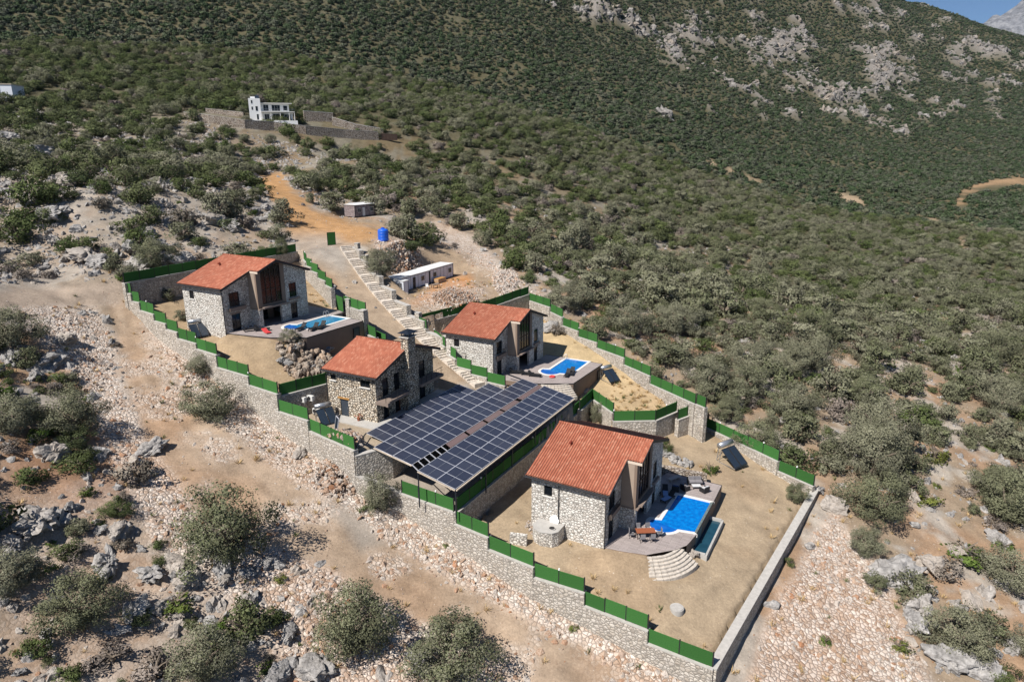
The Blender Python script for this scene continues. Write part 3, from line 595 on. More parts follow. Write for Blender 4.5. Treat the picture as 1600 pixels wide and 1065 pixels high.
# ------------------------------------------------------------ walls and fences
def gmin(x, y, r=.9):
    a = np.linspace(0, 2*math.pi, 9)[:-1]; return float(ground(x+r*np.cos(a), y+r*np.sin(a))[0].min())
def wall(label, segs, th=.6, cat='wall', name='stone_wall', mat='stone_wall', cap=True, sink=.7, over=0.0, group=None, capmat='mortar', ctz=.1):
    segs = [(Vector(map(float, a)), Vector(map(float, b))) for a, b in segs]
    o0 = segs[0][0]; root = empty(name, o0, 0, label, cat, group)
    for a, b in segs:
        d = (b-a); d.z = 0; L = d.length; d.normalize(); n = Vector((-d.y, d.x, 0))*th/2; e = d*over
        a1 = a-e; b1 = b+e; K = max(1, int(L/4)); bm = MB(); cp = MB()
        for k in range(K):
            p = a1.lerp(b1, k/K)-o0; q = a1.lerp(b1, (k+1)/K)-o0
            zb0 = gmin(p.x+o0.x, p.y+o0.y)-sink-o0.z; zb1 = gmin(q.x+o0.x, q.y+o0.y)-sink-o0.z
            P = [p-n, q-n, q+n, p+n]; zb = [zb0, zb1, zb1, zb0]
            bm.add([(v.x, v.y, z) for v, z in zip(P, zb)]+[(v.x, v.y, v.z-(ctz if cap else 0)) for v in P], [(4,5,6,7),(0,1,5,4),(1,2,6,5),(2,3,7,6),(3,0,4,7)])
            if cap:
                nn = n*1.06; P = [p-nn, q-nn, q+nn, p+nn]
                cp.add([(v.x, v.y, v.z-ctz) for v in P]+[(v.x, v.y, v.z) for v in P], [(0,3,2,1),(4,5,6,7),(0,1,5,4),(1,2,6,5),(2,3,7,6),(3,0,4,7)])
        s = bm.build('wall_section', M[mat], root)
        if cap: cp.build('coping', M[capmat], root)
    return root
lampm = simple('white_lamp_plastic', (.8, .8, .78), .4)
_lm = MB(); _lm.tube((0,0,0),(0,0,.16),.09,.07,8); LAMPM = _lm.mesh('lamp', lampm)
_pm = MB(); _pm.box(-.05,.05,-.05,.05,-.25,1.44); POSTM = _pm.mesh('post', M['frame_dark'])
def fence(label, segs, h=1.35, pw=2.25, lamps=(), side=0, group='green artificial grass fences'):
    segs = [(Vector(map(float, a)), Vector(map(float, b))) for a, b in segs]
    o0 = segs[0][0]; root = empty('grass_fence', o0, 0, label, 'fence', group); pc = 0
    for a, b in segs:
        L = (b-a).length; n = max(1, round(L/pw)); w_ = L/n; d = (b-a).normalized(); rz = math.atan2(d.y, d.x); slope = math.atan2(d.z, math.hypot(d.x, d.y))
        m = MB(); m.box(.05, w_-.05, -.045, .045, .03, h); m.box(.05, w_-.05, .047, .06, h-.07, h-.02); me = m.mesh('panel', M['turf'])
        for k in range(n):
            p = a+(b-a)*(k/n)-o0; q = place('panel', me, root, p, rz); q.rotation_euler = (random.uniform(-.025, .025), -slope+random.uniform(-.008, .008), rz); q.location.z += random.uniform(-.03, .03)
            q2 = place('post', POSTM, root, p, rz)
            if pc in lamps: place('lamp', LAMPM, root, p+Vector((0, 0, 1.42)))
            pc += 1
        place('post', POSTM, root, b-o0, rz)
    return root
wall('long stepped stone wall along the dirt track below the first two villas', west, over=.12)
fence('green grass fence stepping down the long wall beside the dirt track', west, lamps=(3, 8, 13))
wall('dark stone wall behind the uppermost villa, at the foot of the boulders', [(NWc, NEc)], over=.2)
fence('green fence in shade along the boulder slope behind the uppermost villa', [(NWc, NEc)])
wall('stepped wall between the upper villa and the concrete driveway', p1e, over=.1)
fence('green fence panels stepping down between the upper villa and the driveway', p1e, lamps=(1, 3))
wall('low stone wall beside the driveway above the first pool', p1low[:1], over=.1)
fence('short green fence above the first pool beside the driveway', p1low[:1])
wall('wall beside the driveway below the first pool corner', p1low[1:], over=.1)
fence('narrow green fence dropping from the first pool corner to the chimney house', p1low[1:])
wall('shaded retaining wall between the dry garden and the chimney house', [p12], over=.2)
fence('green fence on the retaining wall beside the chimney house', [p12])
wall('wall below the parking slab, behind the olive tree', [slabw, (slabw[1], p4sw[0])], over=.1)
wall('rubble wall dropping from the chimney house yard to the parking slab', [((*P2d(west[10][1]), -30.95), (*H(2, -3.5, -4.2), -30.75)), ((*H(2, -3.5, -4.2), -30.62), (*H(2, 9, -4.2), -30.62))], over=.1)
wall('short wall at the open corner of the parking slab', [((*P2d(west[10][1]), -33.2), tuple(slabw[0]))], over=.1)
fence('low green fence at the open end of the solar carport', [(slabw[0], slabw[1])], lamps=(2,))
wall('long dark wall between the solar carport and the lowest villa', [p4sw], over=.1)
fence('long shaded green fence beneath the edge of the solar carport', [p4sw], lamps=(2, 7))
wall('stepped stone wall along the track below the lowest villa', p4w, over=.12)
fence('sunlit green fence stepping down below the lowest villa', p4w, lamps=(5,))
wall('long bare stone wall without a fence, running up the right side', [(SE, Ew)], th=.75, over=.1, ctz=.14)
wall('low rough wall edging the garden of the lowest villa', efe, over=.1)
fence('green fence along the scrub beside the lowest villa', efe[:1], lamps=(1, 4))
fence('last short green fence next to the olive tree at the long bare wall', efe[1:], lamps=(1,))
wall('stepped wall between the middle villa and the scrub hillside', ne, over=.1)
fence('green fence stepping down the hillside behind the middle villa', ne, lamps=(5, 7, 11, 14))
wall('dark wall behind the middle villa below the cabins yard', p3nw, over=.1)
fence('dark green fence between the cabins yard and the middle villa', p3nw, lamps=(3,))
wall('stepped wall at the side of the middle villa next to the stairway', h3w, over=.1)
fence('green fence stepping down beside the stairway at the middle villa', h3w, lamps=(1,))
wall('curved stone wall below the straw coloured garden', p3s, over=.1)
fence('green fence bending round the straw coloured garden', p3s, lamps=(5, 8, 11))
# entrance gate leaves
def gate(label, p, rz, w_, h):
    g = empty('green_gate', p, rz, label, 'gate'); m = MB(); m.box(.06, w_-.06, -.03, .03, .08, h-.05); m.build('panel', M['turf'], g)
    f = MB(); f.box(0, .06, -.04, .04, 0, h); f.box(w_-.06, w_, -.04, .04, 0, h); f.box(0, w_, -.035, .035, h-.05, h); f.box(0, w_, -.035, .035, 0.02, .08); f.build('gate_frame', M['frame_dark'], g)
p = atz(513, 384, -17.7); gate('open green gate leaf at the top of the driveway', (p[0], p[1], gz(p[0], p[1])+.05), R(35), 1.6, 2.4)
gx_, gy_ = H(1, 17.6, -2.6); gate('tall green gate between the first pool terrace and the driveway', (gx_, gy_, -23.2), R(-52), 2.4, 2.3)
def pillar(label, p, w_=.7, zt=None, zb=None, mat='stone_wall', cat='pillar', group=None):
    x, y = p[0], p[1]; zb = gmin(x, y)-.5 if zb is None else zb
    r = empty('stone_pillar', (x, y, zb), R(-30), label, cat, group); m = MB(); m.box(-w_/2, w_/2, -w_/2, w_/2, 0, zt-zb); m.build('shaft', M[mat], r)
    m = MB(); m.box(-w_/2-.05, w_/2+.05, -w_/2-.05, w_/2+.05, zt-zb, zt-zb+.1); m.build('cap', M['mortar'], r)
pillar('stone pillar at the corner of the first pool terrace', H(1, 14.8, -10.2), .9, -21.9)
pillar('stone pillar beside the tall green gate', H(1, 17.3, -5.3), .7, -21.3)

# ------------------------------------------------------------ stone stairway beside the driveway
A = Vector(map(float, stairA)); B = Vector(map(float, stairB)); D = B-A; hd = Vector((D.x, D.y, 0)); Ls = hd.length; hd.normalize(); sd = Vector((-hd.y, hd.x, 0))
st = empty('stone_stairway', A, 0, 'long flight of rough stone steps climbing beside the driveway', 'stairway')
sm = []
for k in range(5):
    m = MB(); n = 5; xs = np.linspace(-1.05, 1.05, n+1)
    for i in range(n):
        j = random.uniform(-.05, .05); z = random.uniform(-.02, .02)
        m.box(-.24+j, .24+j, xs[i]+.03, xs[i+1]-.03, -1.1, z)
    sm.append(m.mesh('step', M['gravel_tile']))
G = 15; rz = math.atan2(hd.y, hd.x); drop = D.z/G
lp = MB()
for g in range(G):
    base = A+D*(g/G); zc = 0
    bend = lambda t: sd*(-2.0*math.sin(min(1, t)*math.pi))
    for k in range(4):
        t = (g+k*.16)/G; p = A+hd*(Ls*t)+bend(t); z = A.z+D.z*(g/G)+drop*(k+1)/4+.62
        q = place('step', sm[(g+k) % 5], st, Vector((p.x, p.y, z))-A, rz); q.scale = (1.05, 1+random.uniform(-.06, .06), 1)
    t0, t1 = (g+.6)/G, (g+.98)/G; p0 = A+hd*(Ls*t0)+bend(t0); p1 = A+hd*(Ls*t1)+bend(t1); z = A.z+D.z*(g+1)/G+.6
    lm = MB(); a_ = p0-A; b_ = p1-A; lm.add([((a_+sd*s).x, (a_+sd*s).y, zz) for zz in (z-A.z-1.2, z-A.z) for s in (-1.05, 1.05)]+[((b_+sd*s).x, (b_+sd*s).y, zz) for zz in (z-A.z-1.2, z-A.z) for s in (-1.05, 1.05)], [(2,3,7,6),(0,1,3,2),(4,6,7,5),(0,2,6,4),(1,5,7,3)])
    lm.build('landing', M['gravel_tile'], st)
# wall and pillars on the yard side of the stairway
sw = []
for g in range(9):
    t0, t1 = g/9, (g+1)/9
    bend = lambda t: sd*(-2.0*math.sin(min(1, t)*math.pi))
    p0 = A+hd*(Ls*t0)+sd*1.5+bend(t0); p1 = A+hd*(Ls*t1)+sd*1.5+bend(t1); z = A.z+D.z*(t0*.6+t1*.4)+.75
    sw.append(((p0.x, p0.y, z), (p1.x, p1.y, z)))
wall('rough stone wall with pillars climbing along the stairway', sw, th=.8, over=.15)
for k, t in enumerate((.06, .17, .3, .62, .78, .88)):
    p = A+hd*(Ls*t)+sd*(1.55-2.0*math.sin(t*math.pi))
    pillar('dark capped stone pillar on the stairway wall', p, .75, A.z+D.z*t+1.9, group='pillars on the stairway wall')
wall('curved stone wall behind the entrance gate below the orange road', [(atz(527, 378, -17.4), atz(570, 370, -17)), (atz(570, 370, -17), atz(590, 364, -16.9))], th=.5)

# ------------------------------------------------------------ villas
def facade(mb, xs, zs, ops, top, y0, y1, axis=0):
    """cells of a wall between the openings; top(x) limits the height"""
    for i in range(len(xs)-1):
        for j in range(len(zs)-1):
            xa, xb, za, zb = xs[i], xs[i+1], zs[j], zs[j+1]
            cx = (xa+xb)/2; cz = (za+min(zb, top(cx)))/2
            if any(o[0] < cx < o[1] and o[2] < cz < o[3] for o in ops): continue
            ta, tb = top(xa+1e-4), top(xb-1e-4)
            if za >= max(ta, tb)-.01: continue
            A_, B_ = min(zb, ta), min(zb, tb)
            A_ = max(A_, za); B_ = max(B_, za)
            if axis == 0: mb.box(xa, xb, y0, y1, za, zb, top=(A_, B_, B_, A_))
            else: mb.box(y0, y1, xa, xb, za, zb, top=(A_, A_, B_, B_))
def window(root, x0, x1, z0, z1, y, axis=0, frame='frame_dark', mull=1, name='window', label=None, depth=.12, rows=1, pane='glass'):
    # a frame with its pane; y is the outer plane, the pane sits behind it
    f = MB(); t = .07
    def bx(m, a, b, c, d, ya, yb):
        m.box(a, b, ya, yb, c, d) if axis == 0 else m.box(ya, yb, a, b, c, d)
    s = 1
    for a, b, c, d in ((x0, x0+t, z0, z1), (x1-t, x1, z0, z1), (x0+t, x1-t, z1-t, z1), (x0+t, x1-t, z0, z0+t)): bx(f, a, b, c, d, y+depth-.03, y+depth+.05)
    for k in range(mull):
        c = x0+(x1-x0)*(k+1)/(mull+1); bx(f, c-.03, c+.03, z0+t, z1-t, y+depth-.02, y+depth+.04)
    for k in range(rows-1):
        c = z0+(z1-z0)*(k+1)/rows; bx(f, x0+t, x1-t, c-.025, c+.025, y+depth-.02, y+depth+.04)
    w_ = f.build(name, M[frame], root)
    if label: w_['label'] = label
    g = MB(); bx(g, x0+.02, x1-.02, z0+.02, z1-.02, y+depth+.01, y+depth+.03); g.build('pane', M[pane], w_)
    return w_
def tiles(x0, x1, y0, y1, zf, n_=.27, c_=.34):
    # barrel tile columns running down the slope (along x), courses overlap
    ny = max(1, round((y1-y0)/n_)); nx = max(1, round(abs(x1-x0)/c_)); P = []; F = []
    prof = [(0, 0), (.15, .085), (.35, .125), (.55, .085), (.7, .0), (.85, -.03)]
    ys = []; zs = []
    for i in range(ny):
        for a, h in prof: ys.append(y0+(i+a)*(y1-y0)/ny); zs.append(h)
    ys.append(y1); zs.append(0); ys = np.array(ys); zs = np.array(zs); W = len(ys)
    rows = []
    for k in range(nx):
        for t, lift in ((0.0, 0.0), (1.0, .035)):
            x = x0+(x1-x0)*(k+t)/nx; rows.append((x, lift))
    V = []
    for x, lift in rows:
        j = np.random.default_rng(int(abs(x)*1000) % 9999).uniform(-.006, .006, W)
        V.append(np.stack([np.full(W, x), ys, zf(x)+zs+lift+j], -1))
    V = np.concatenate(V); ii = np.arange(len(V)).reshape(-1, W)
    Fq = np.stack([ii[:-1, :-1], ii[:-1, 1:], ii[1:, 1:], ii[1:, :-1]], -1).reshape(-1, 4)
    if x1 > x0: Fq = Fq[:, ::-1]
    return V, Fq
TILE = {}
def tile_part(key, rects, zf, root, name='roof_tiles'):
    if key not in TILE:
        Vs = []; Fs = []; o = 0
        for r in rects:
            v, f = tiles(*r, zf); Vs.append(v); Fs.append(f+o); o += len(v)
        TILE[key] = mesh_np(name, np.concatenate(Vs), np.concatenate(Fs), M['tile'])
    o = place(name, TILE[key], root); o['kind'] = 'stuff'; return o
def ridge_caps(root, p, q):
    p = Vector(p); q = Vector(q); n = int((q-p).length/.4); mb = MB(); d = (q-p)/n
    for i in range(n):
        a = p+d*i; mb.tube(a-d*.05, a+d, .15, .12, 8)
    mb.build('ridge_tiles', M['tile'], root)['kind'] = 'stuff'
def roofslab(mb, x0, x1, y0, y1, zf, th=.16, off=.03):
    mb.add([(x0,y0,zf(x0)-th),(x1,y0,zf(x1)-th),(x1,y1,zf(x1)-th),(x0,y1,zf(x0)-th),(x0,y0,zf(x0)-off),(x1,y0,zf(x1)-off),(x1,y1,zf(x1)-off),(x0,y1,zf(x0)-off)],
           [(0,3,2,1),(4,5,6,7),(0,1,5,4),(1,2,6,5),(2,3,7,6),(3,0,4,7)])
L_, RX, GXR, HE, RISE = 8.88, 7.86, 13.92, 5.9, 2.82
zfA = lambda x: HE+RISE*(x/RX) if x <= RX else HE+RISE*(1-(x-RX)/RX)
def villa(h, label, stone='stone_white', lw=(6.1, 7.0, 4.0, 5.1), blue=False):
    yaw, X, Y, Z = HOUSES[h]; r = empty('stone_villa', (X, Y, Z), R(yaw), label, 'house', 'stone villas with clay tile roofs')
    top = lambda x: zfA(x)-.17
    e = 4.69; x1 = 9.5; xr = 13.4; yb = L_-.5
    # front left, bay recess, right section
    m = MB(); ops = [(1.55, 2.95, 0, 2.25), (1.45, 3.05, 3.25, 5.15)]
    facade(m, [.45, 1.45, 1.55, 2.95, 3.05, e], [-2.2, 0, 2.25, 3.25, 5.15, 12], ops, top, .5, .8); m.build('front_wall', M[stone], r)
    m = MB(); facade(m, [.45+.3, xr-.3], [-2.2, 12], [], top, yb-.3, yb); m.build('back_wall', M[stone], r)
    m = MB(); sw_ = [(lw[0], lw[1], lw[2], lw[3])]
    facade(m, [.8, lw[0], lw[1], yb], [-2.2, 0, lw[2], lw[3], 12], sw_, lambda y: top(.45), .45, .75, axis=1); m.build('side_wall', M[stone], r)
    w_ = window(r, lw[0], lw[1], lw[2], lw[3], .45, axis=1, mull=0)
    sb = MB(); sb.box(.36, .5, lw[0]-.08, lw[1]+.08, lw[2]-.12, lw[2]-.01); sb.build('window_sill', M['coping'], r)
    m = MB(); facade(m, [-1.1, yb], [-2.2, 12], [], lambda y: top(xr), xr-.3, xr, axis=1); m.build('side_wall', M[stone], r)
    # right section, front plane y=-1.1, two storeys of stone
    m = MB(); facade(m, [x1, 10.15, 10.2, 11.4, 11.5, xr-.3], [-2.2, 0, 2.25, 3.1, 5.1, 12], [(10.2, 11.4, 0, 2.25), (10.15, 11.5, 3.1, 5.1)], top, -1.1, -.8)
    facade(m, [8.5, x1], [-2.2, 0, 2.55], [], lambda x: 2.55, -1.1, -.8)
    m.build('front_wall', M[stone], r)
    m = MB(); facade(m, [e, 5.3], [-2.2, 0, 2.55], [], lambda x: 2.55, -1.1, -.8); m.build('pier', M[stone], r)
    m = MB(); facade(m, [-.8, .5], [-2.2, 0, 2.55], [], lambda x: 2.55, e, e+.3, axis=1); m.build('pier', M[stone], r)
    # the plastered bay
    m = MB(); b0, b1 = 5.45, 8.85
    facade(m, [e, b0, b1, x1-.003], [2.55, 3.0, 12], [(b0, b1, 3.0, 20)], top, -1.08, -.8)
    m.build('bay_front', M['plaster'], r)
    m = MB(); facade(m, [-.8, .5], [2.55, 12], [], lambda y: top(e+.02), e-.003, e+.25, axis=1); bs = m.build('bay_side', M['plaster_light'], r)
    sl_ = MB(); sl_.box(e-.05, x1+.35, -1.38, .45, 2.4, 2.55); sl_.box(b0-.25, b1+.25, -1.62, -1.08, 2.55, 2.72); sl_.build('bay_floor', M['slab_brown'], r)
    # gable window: pentagon of glass with mullions
    gw = MB()
    zt = lambda x: top(x)-.32
    pts = [(b0, 3.0), (b1, 3.0), (b1, zt(b1)), (RX, zt(RX)), (b0, zt(b0))]
    gw.add([(x, -.93, z) for x, z in pts]+[(x, -.9, z) for x, z in pts], [(0,1,2,3,4), (9,8,7,6,5)]+[(i, 5+i, 5+(i+1) % 5, (i+1) % 5) for i in range(5)])
    fr = MB()
    for k in range(5):
        x = b0+(b1-b0)*k/4; z1_ = zt(x)+.05; fr.box(x-.05, x+.05, -1.0, -.88, 3.0, z1_)
    for z in (3.05, 4.9): fr.box(b0, b1, -.99, -.89, z-.04, z+.04)
    fr.beam((b0, -.95, zt(b0)+.15), (RX, -.95, zt(RX)+.15), .12, .3); fr.beam((RX, -.95, zt(RX)+.15), (b1, -.95, zt(b1)+.15), .12, .3)
    f_ = fr.build('gable_window', M['dark_wood'], r); gw.build('pane', M['glass'], f_)
    # veranda recess under the bay
    m = MB(); m.box(e+.3, x1+.2, 1.9, 2.0, -.6, 2.4); m.build('veranda_wall', M['plaster'], r)
    window(r, 5.5, 8.6, .05, 2.2, 1.75, mull=2, name='sliding_door')
    # windows and doors
    d1 = window(r, 1.55, 2.95, .02, 2.25, .5, mull=1, name='door', pane='glass')
    window(r, 1.45, 3.05, 3.25, 5.15, .5, mull=1)
    window(r, 10.2, 11.4, .02, 2.25, -1.1, mull=1, name='door', pane='glass')
    window(r, 10.15, 11.5, 3.1, 5.1, -1.1, mull=1)
    m = MB(); m.box(1.2, 3.75, .12, .5, 2.72, 3.2); m.build('balcony_ledge', M['slab_brown'], r)
    m = MB(); m.box(1.2, 3.75, .12, .16, 3.2, 3.24); m.box(1.2, 3.75, .12, .16, 3.9, 3.94)
    for k in range(14): x = 1.22+k*.194; m.box(x-.012, x+.012, .13, .155, 3.22, 3.92)
    m.build('balcony_rail', M['frame_dark'], r)
    m = MB(); m.box(9.95, 11.75, -1.4, -1.1, 2.7, 3.02); m.build('window_ledge', M['slab_brown'], r)
    m = MB(); m.box(1.4, 3.1, .46, .5, 2.27, 2.5); m.box(10.05, 11.55, -1.14, -1.1, 2.27, 2.48); m.build('lintel', M['slab_brown'], r)
    m = MB(); m.box(.8, xr-.35, .85, yb-.35, 2.45, 2.55); m.build('floor_slab', M['slab_brown'], r)
    # roof
    m = MB(); roofslab(m, 0, RX, 0, L_, zfA); roofslab(m, e, RX, -1.55, -.002, zfA); roofslab(m, RX, GXR, -1.55, L_, zfA); rf = m.build('roof', M['plaster'], r)
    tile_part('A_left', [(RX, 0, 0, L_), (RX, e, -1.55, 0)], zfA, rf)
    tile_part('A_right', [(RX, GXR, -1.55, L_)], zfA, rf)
    ridge_caps(rf, (RX, -1.57, zfA(RX)+.03), (RX, L_, zfA(RX)+.03))
    f = MB()
    def rake(xa, xb, y, s=1): f.beam((xa, y, zfA(xa)-.07), (xb, y, zfA(xb)-.07), .05, .26)
    rake(0, e, -.03); rake(e, RX, -1.58); rake(RX, GXR, -1.58); rake(0, RX, L_+.03); rake(RX, GXR, L_+.03)
    f.box(-.06, -.005, -.03, L_+.03, HE-.2, HE+.03); f.box(GXR+.005, GXR+.06, -1.55, L_, zfA(GXR)-.2, zfA(GXR)+.03)
    f.build('fascia', M['fascia'], rf)
    gt = MB(); gt.tube((-.1, -.03, HE-.08), (-.1, L_+.03, HE-.1), .07, n=8); gt.build('gutter', M['fascia'], rf)
    f = MB(); f.box(e-.03, e+.0-.003, -1.55, -.06, zfA(e)-.26, zfA(e)+.0); f.build('soffit_board', M['fascia_tan'], rf)
    dp = MB(); dp.tube((.36, .44, HE-.2), (.36, .44, -.3), .05); dp.tube((.36, 5.35, HE-.2), (.36, 5.35, -.3), .05) if h == 4 else None; dp.build('downpipe', M['fascia'], r)
    v = MB(); zz = zfA(5.1); v.tube((5.1, 6.2, zz-.05), (5.1, 6.2, zz+.42), .13, .1); v.tube((5.1, 6.2, zz+.42), (4.75, 6.2, zz+.35), .12, .12); v.build('roof_vent', simple('clay_vent_%d' % h, (.22, .05, .03), .7), rf)
    return r
v4 = villa(4, 'lowest and nearest stone villa with the largest pool')
v1 = villa(1, 'uppermost stone villa at the left, under the boulder slope')
v3 = villa(3, 'middle stone villa between the stairway and the scrub hillside')

# chimney house
def chimney_house():
    yaw, X, Y, Z = HOUSES[2]; r = empty('chimney_house', (X, Y, Z), R(yaw), 'cream stone house with a tall chimney beside the solar carport', 'house')
    L, RXB, GB, HB, RB = 8.16, 6.78, 12.67, 5.6, 2.23
    zf = lambda x: HB+RB*x/RXB if x <= RXB else HB+RB*(1-(x-RXB)/RXB)
    top = lambda x: zf(x)-.16; yb = L-.5; S = 'stone_cream'; xr = 12.2
    m = MB(); facade(m, [.45,1.7,2.75,2.8,3.9,3.95,4.0,5.0,7.6,9.0,9.1,10.3,xr], [-1.5,0,2.2,2.75,4.95,12], [(1.7,2.75,0,2.2),(3.95,5.0,0,2.2),(1.7,2.8,2.75,4.95),(3.9,5.0,2.75,4.95),(9.0,10.3,0,2.2),(9.0,10.3,2.75,4.95)], top, .5, .8); m.build('front_wall', M[S], r)
    for a, b, z in ((1.7,2.75,.02),(3.95,5.0,.02),(1.7,2.8,2.75),(3.9,5.0,2.75),(9.1,10.3,.02),(9.0,10.3,2.75)):
        window(r, a, b, z, z+2.18, .5, mull=0, name='door', frame='wood_red' if (a == 3.95) else 'frame_dark')
    m = MB(); facade(m, [.75, xr-.3], [-1.5, 12], [], top, yb-.3, yb); m.build('back_wall', M[S], r)
    m = MB(); facade(m, [.8,1.3,2.7,4.7,5.9,6.3,7.1,yb], [-1.5,0,2.15,4.15,4.35,5.0,12], [(4.7,5.9,0,2.15),(1.3,2.7,4.15,5.0),(6.3,7.1,4.35,5.0)], lambda y: top(.45), .45, .75, axis=1); m.build('side_wall', M[S], r)
    window(r, 1.3, 2.7, 4.15, 5.0, .45, axis=1, mull=1); window(r, 6.3, 7.1, 4.35, 5.0, .45, axis=1, mull=0)
    s = MB(); s.box(.3, .5, 1.2, 2.8, 4.05, 4.15); s.box(.3, .5, 6.2, 7.2, 4.24, 4.34); s.build('window_sill', M['coping'], r)
    d = MB(); d.box(.56, .62, 4.75, 5.85, .03, 2.12); dd = d.build('side_door', M['door_grey'], r); k = MB(); k.box(.5, .56, 4.9, 4.96, .95, 1.15); k.build('handle', M['steel'], dd)
    d = MB(); d.box(.38, .46, 4.5, 6.2, 2.17, 2.36); d.build('wooden_lintel', M['wood_orange'], r)
    m = MB(); facade(m, [.8, yb], [-1.5, 12], [], lambda y: top(xr), xr-.3, xr, axis=1); m.build('side_wall', M[S], r)
    # chimney stack
    c = MB(); c.box(5.15, 7.45, -.55, .5, -1.5, 5.2); c.box(5.55, 7.05, -.55, .5, 5.2, 9.0); ch = c.build('chimney', M[S], r)
    c = MB(); c.box(5.4, 7.2, -.7, .65, 9.0, 9.12); c.build('chimney_collar', M['mortar'], ch)
    c = MB()
    for x in (5.65, 6.95):
        for y in (-.45, .4): c.box(x-.04, x+.04, y-.04, y+.04, 9.12, 9.55)
    c.add([(5.3,-.85,9.55),(7.3,-.85,9.55),(7.3,.8,9.55),(5.3,.8,9.55),(5.9,-.3,9.85),(6.7,-.3,9.85),(6.7,.25,9.85),(5.9,.25,9.85)], [(0,3,2,1),(4,5,6,7),(0,1,5,4),(1,2,6,5),(2,3,7,6),(3,0,4,7)]); c.build('chimney_cap', M['steel_dark'], ch)
    m = MB(); m.box(.3, 5.14, -.95, .5, 2.35, 2.7); m.box(7.46, 12.4, -.95, .5, 2.35, 2.7); m.box(.3, .75, -1.25, -.95, 2.3, 2.75); m.build('balcony', M['slab_brown'], r)
    m = MB()
    for xa, xb in ((.4, 5.1), (7.5, 12.3)):
        m.box(xa, xb, -.92, -.88, 3.6, 3.65)
        for k in range(int((xb-xa)/1.1)+1): x = xa+k*1.1; m.box(x-.02, x+.02, -.92, -.88, 2.7, 3.62)
        m.box(xa, xb, -.91, -.89, 3.2, 3.22)
    m.build('balcony_rail', M['frame_dark'], r)
    m = MB(); roofslab(m, 0, RXB, 0, L, zf); roofslab(m, RXB, GB, -.4, L, zf); rf = m.build('roof', M['plaster'], r)
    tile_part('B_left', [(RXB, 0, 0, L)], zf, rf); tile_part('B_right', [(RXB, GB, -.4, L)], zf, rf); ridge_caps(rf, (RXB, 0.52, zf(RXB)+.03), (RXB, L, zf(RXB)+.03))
    f = MB(); f.beam((0,-.03,zf(0)-.07),(RXB,-.03,zf(RXB)-.07),.05,.26); f.beam((RXB,-.43,zf(RXB)-.07),(GB,-.43,zf(GB)-.07),.05,.26); f.beam((0,L+.03,zf(0)-.07),(RXB,L+.03,zf(RXB)-.07),.05,.26); f.beam((RXB,L+.03,zf(RXB)-.07),(GB,L+.03,zf(GB)-.07),.05,.26)
    f.box(-.06,-.005,-.03,L+.03,HB-.2,HB+.03); f.box(GB+.005,GB+.06,-.4,L,zf(GB)-.2,zf(GB)+.03); f.build('fascia', M['fascia'], rf)
    g = MB(); g.tube((-.1,-.03,HB-.08),(-.1,L+.03,HB-.1),.07); g.build('gutter', M['fascia'], rf)
    g = MB(); g.tube((.36,L-.45,HB-.2),(.36,L-.45,-.2),.05); g.build('downpipe', M['fascia'], r)
    return r
ch_ = chimney_house()
tag(place('house_terrace', MB().box(0, 13, -2.6, .5, -.4, .06).box(-1.2, .45, -.6, 8.2, -.4, .05).mesh('house_terrace', M['concrete']), None, HOUSES[2][1:], R(62.9)), 'pale concrete apron around the base of the chimney house', 'terrace')

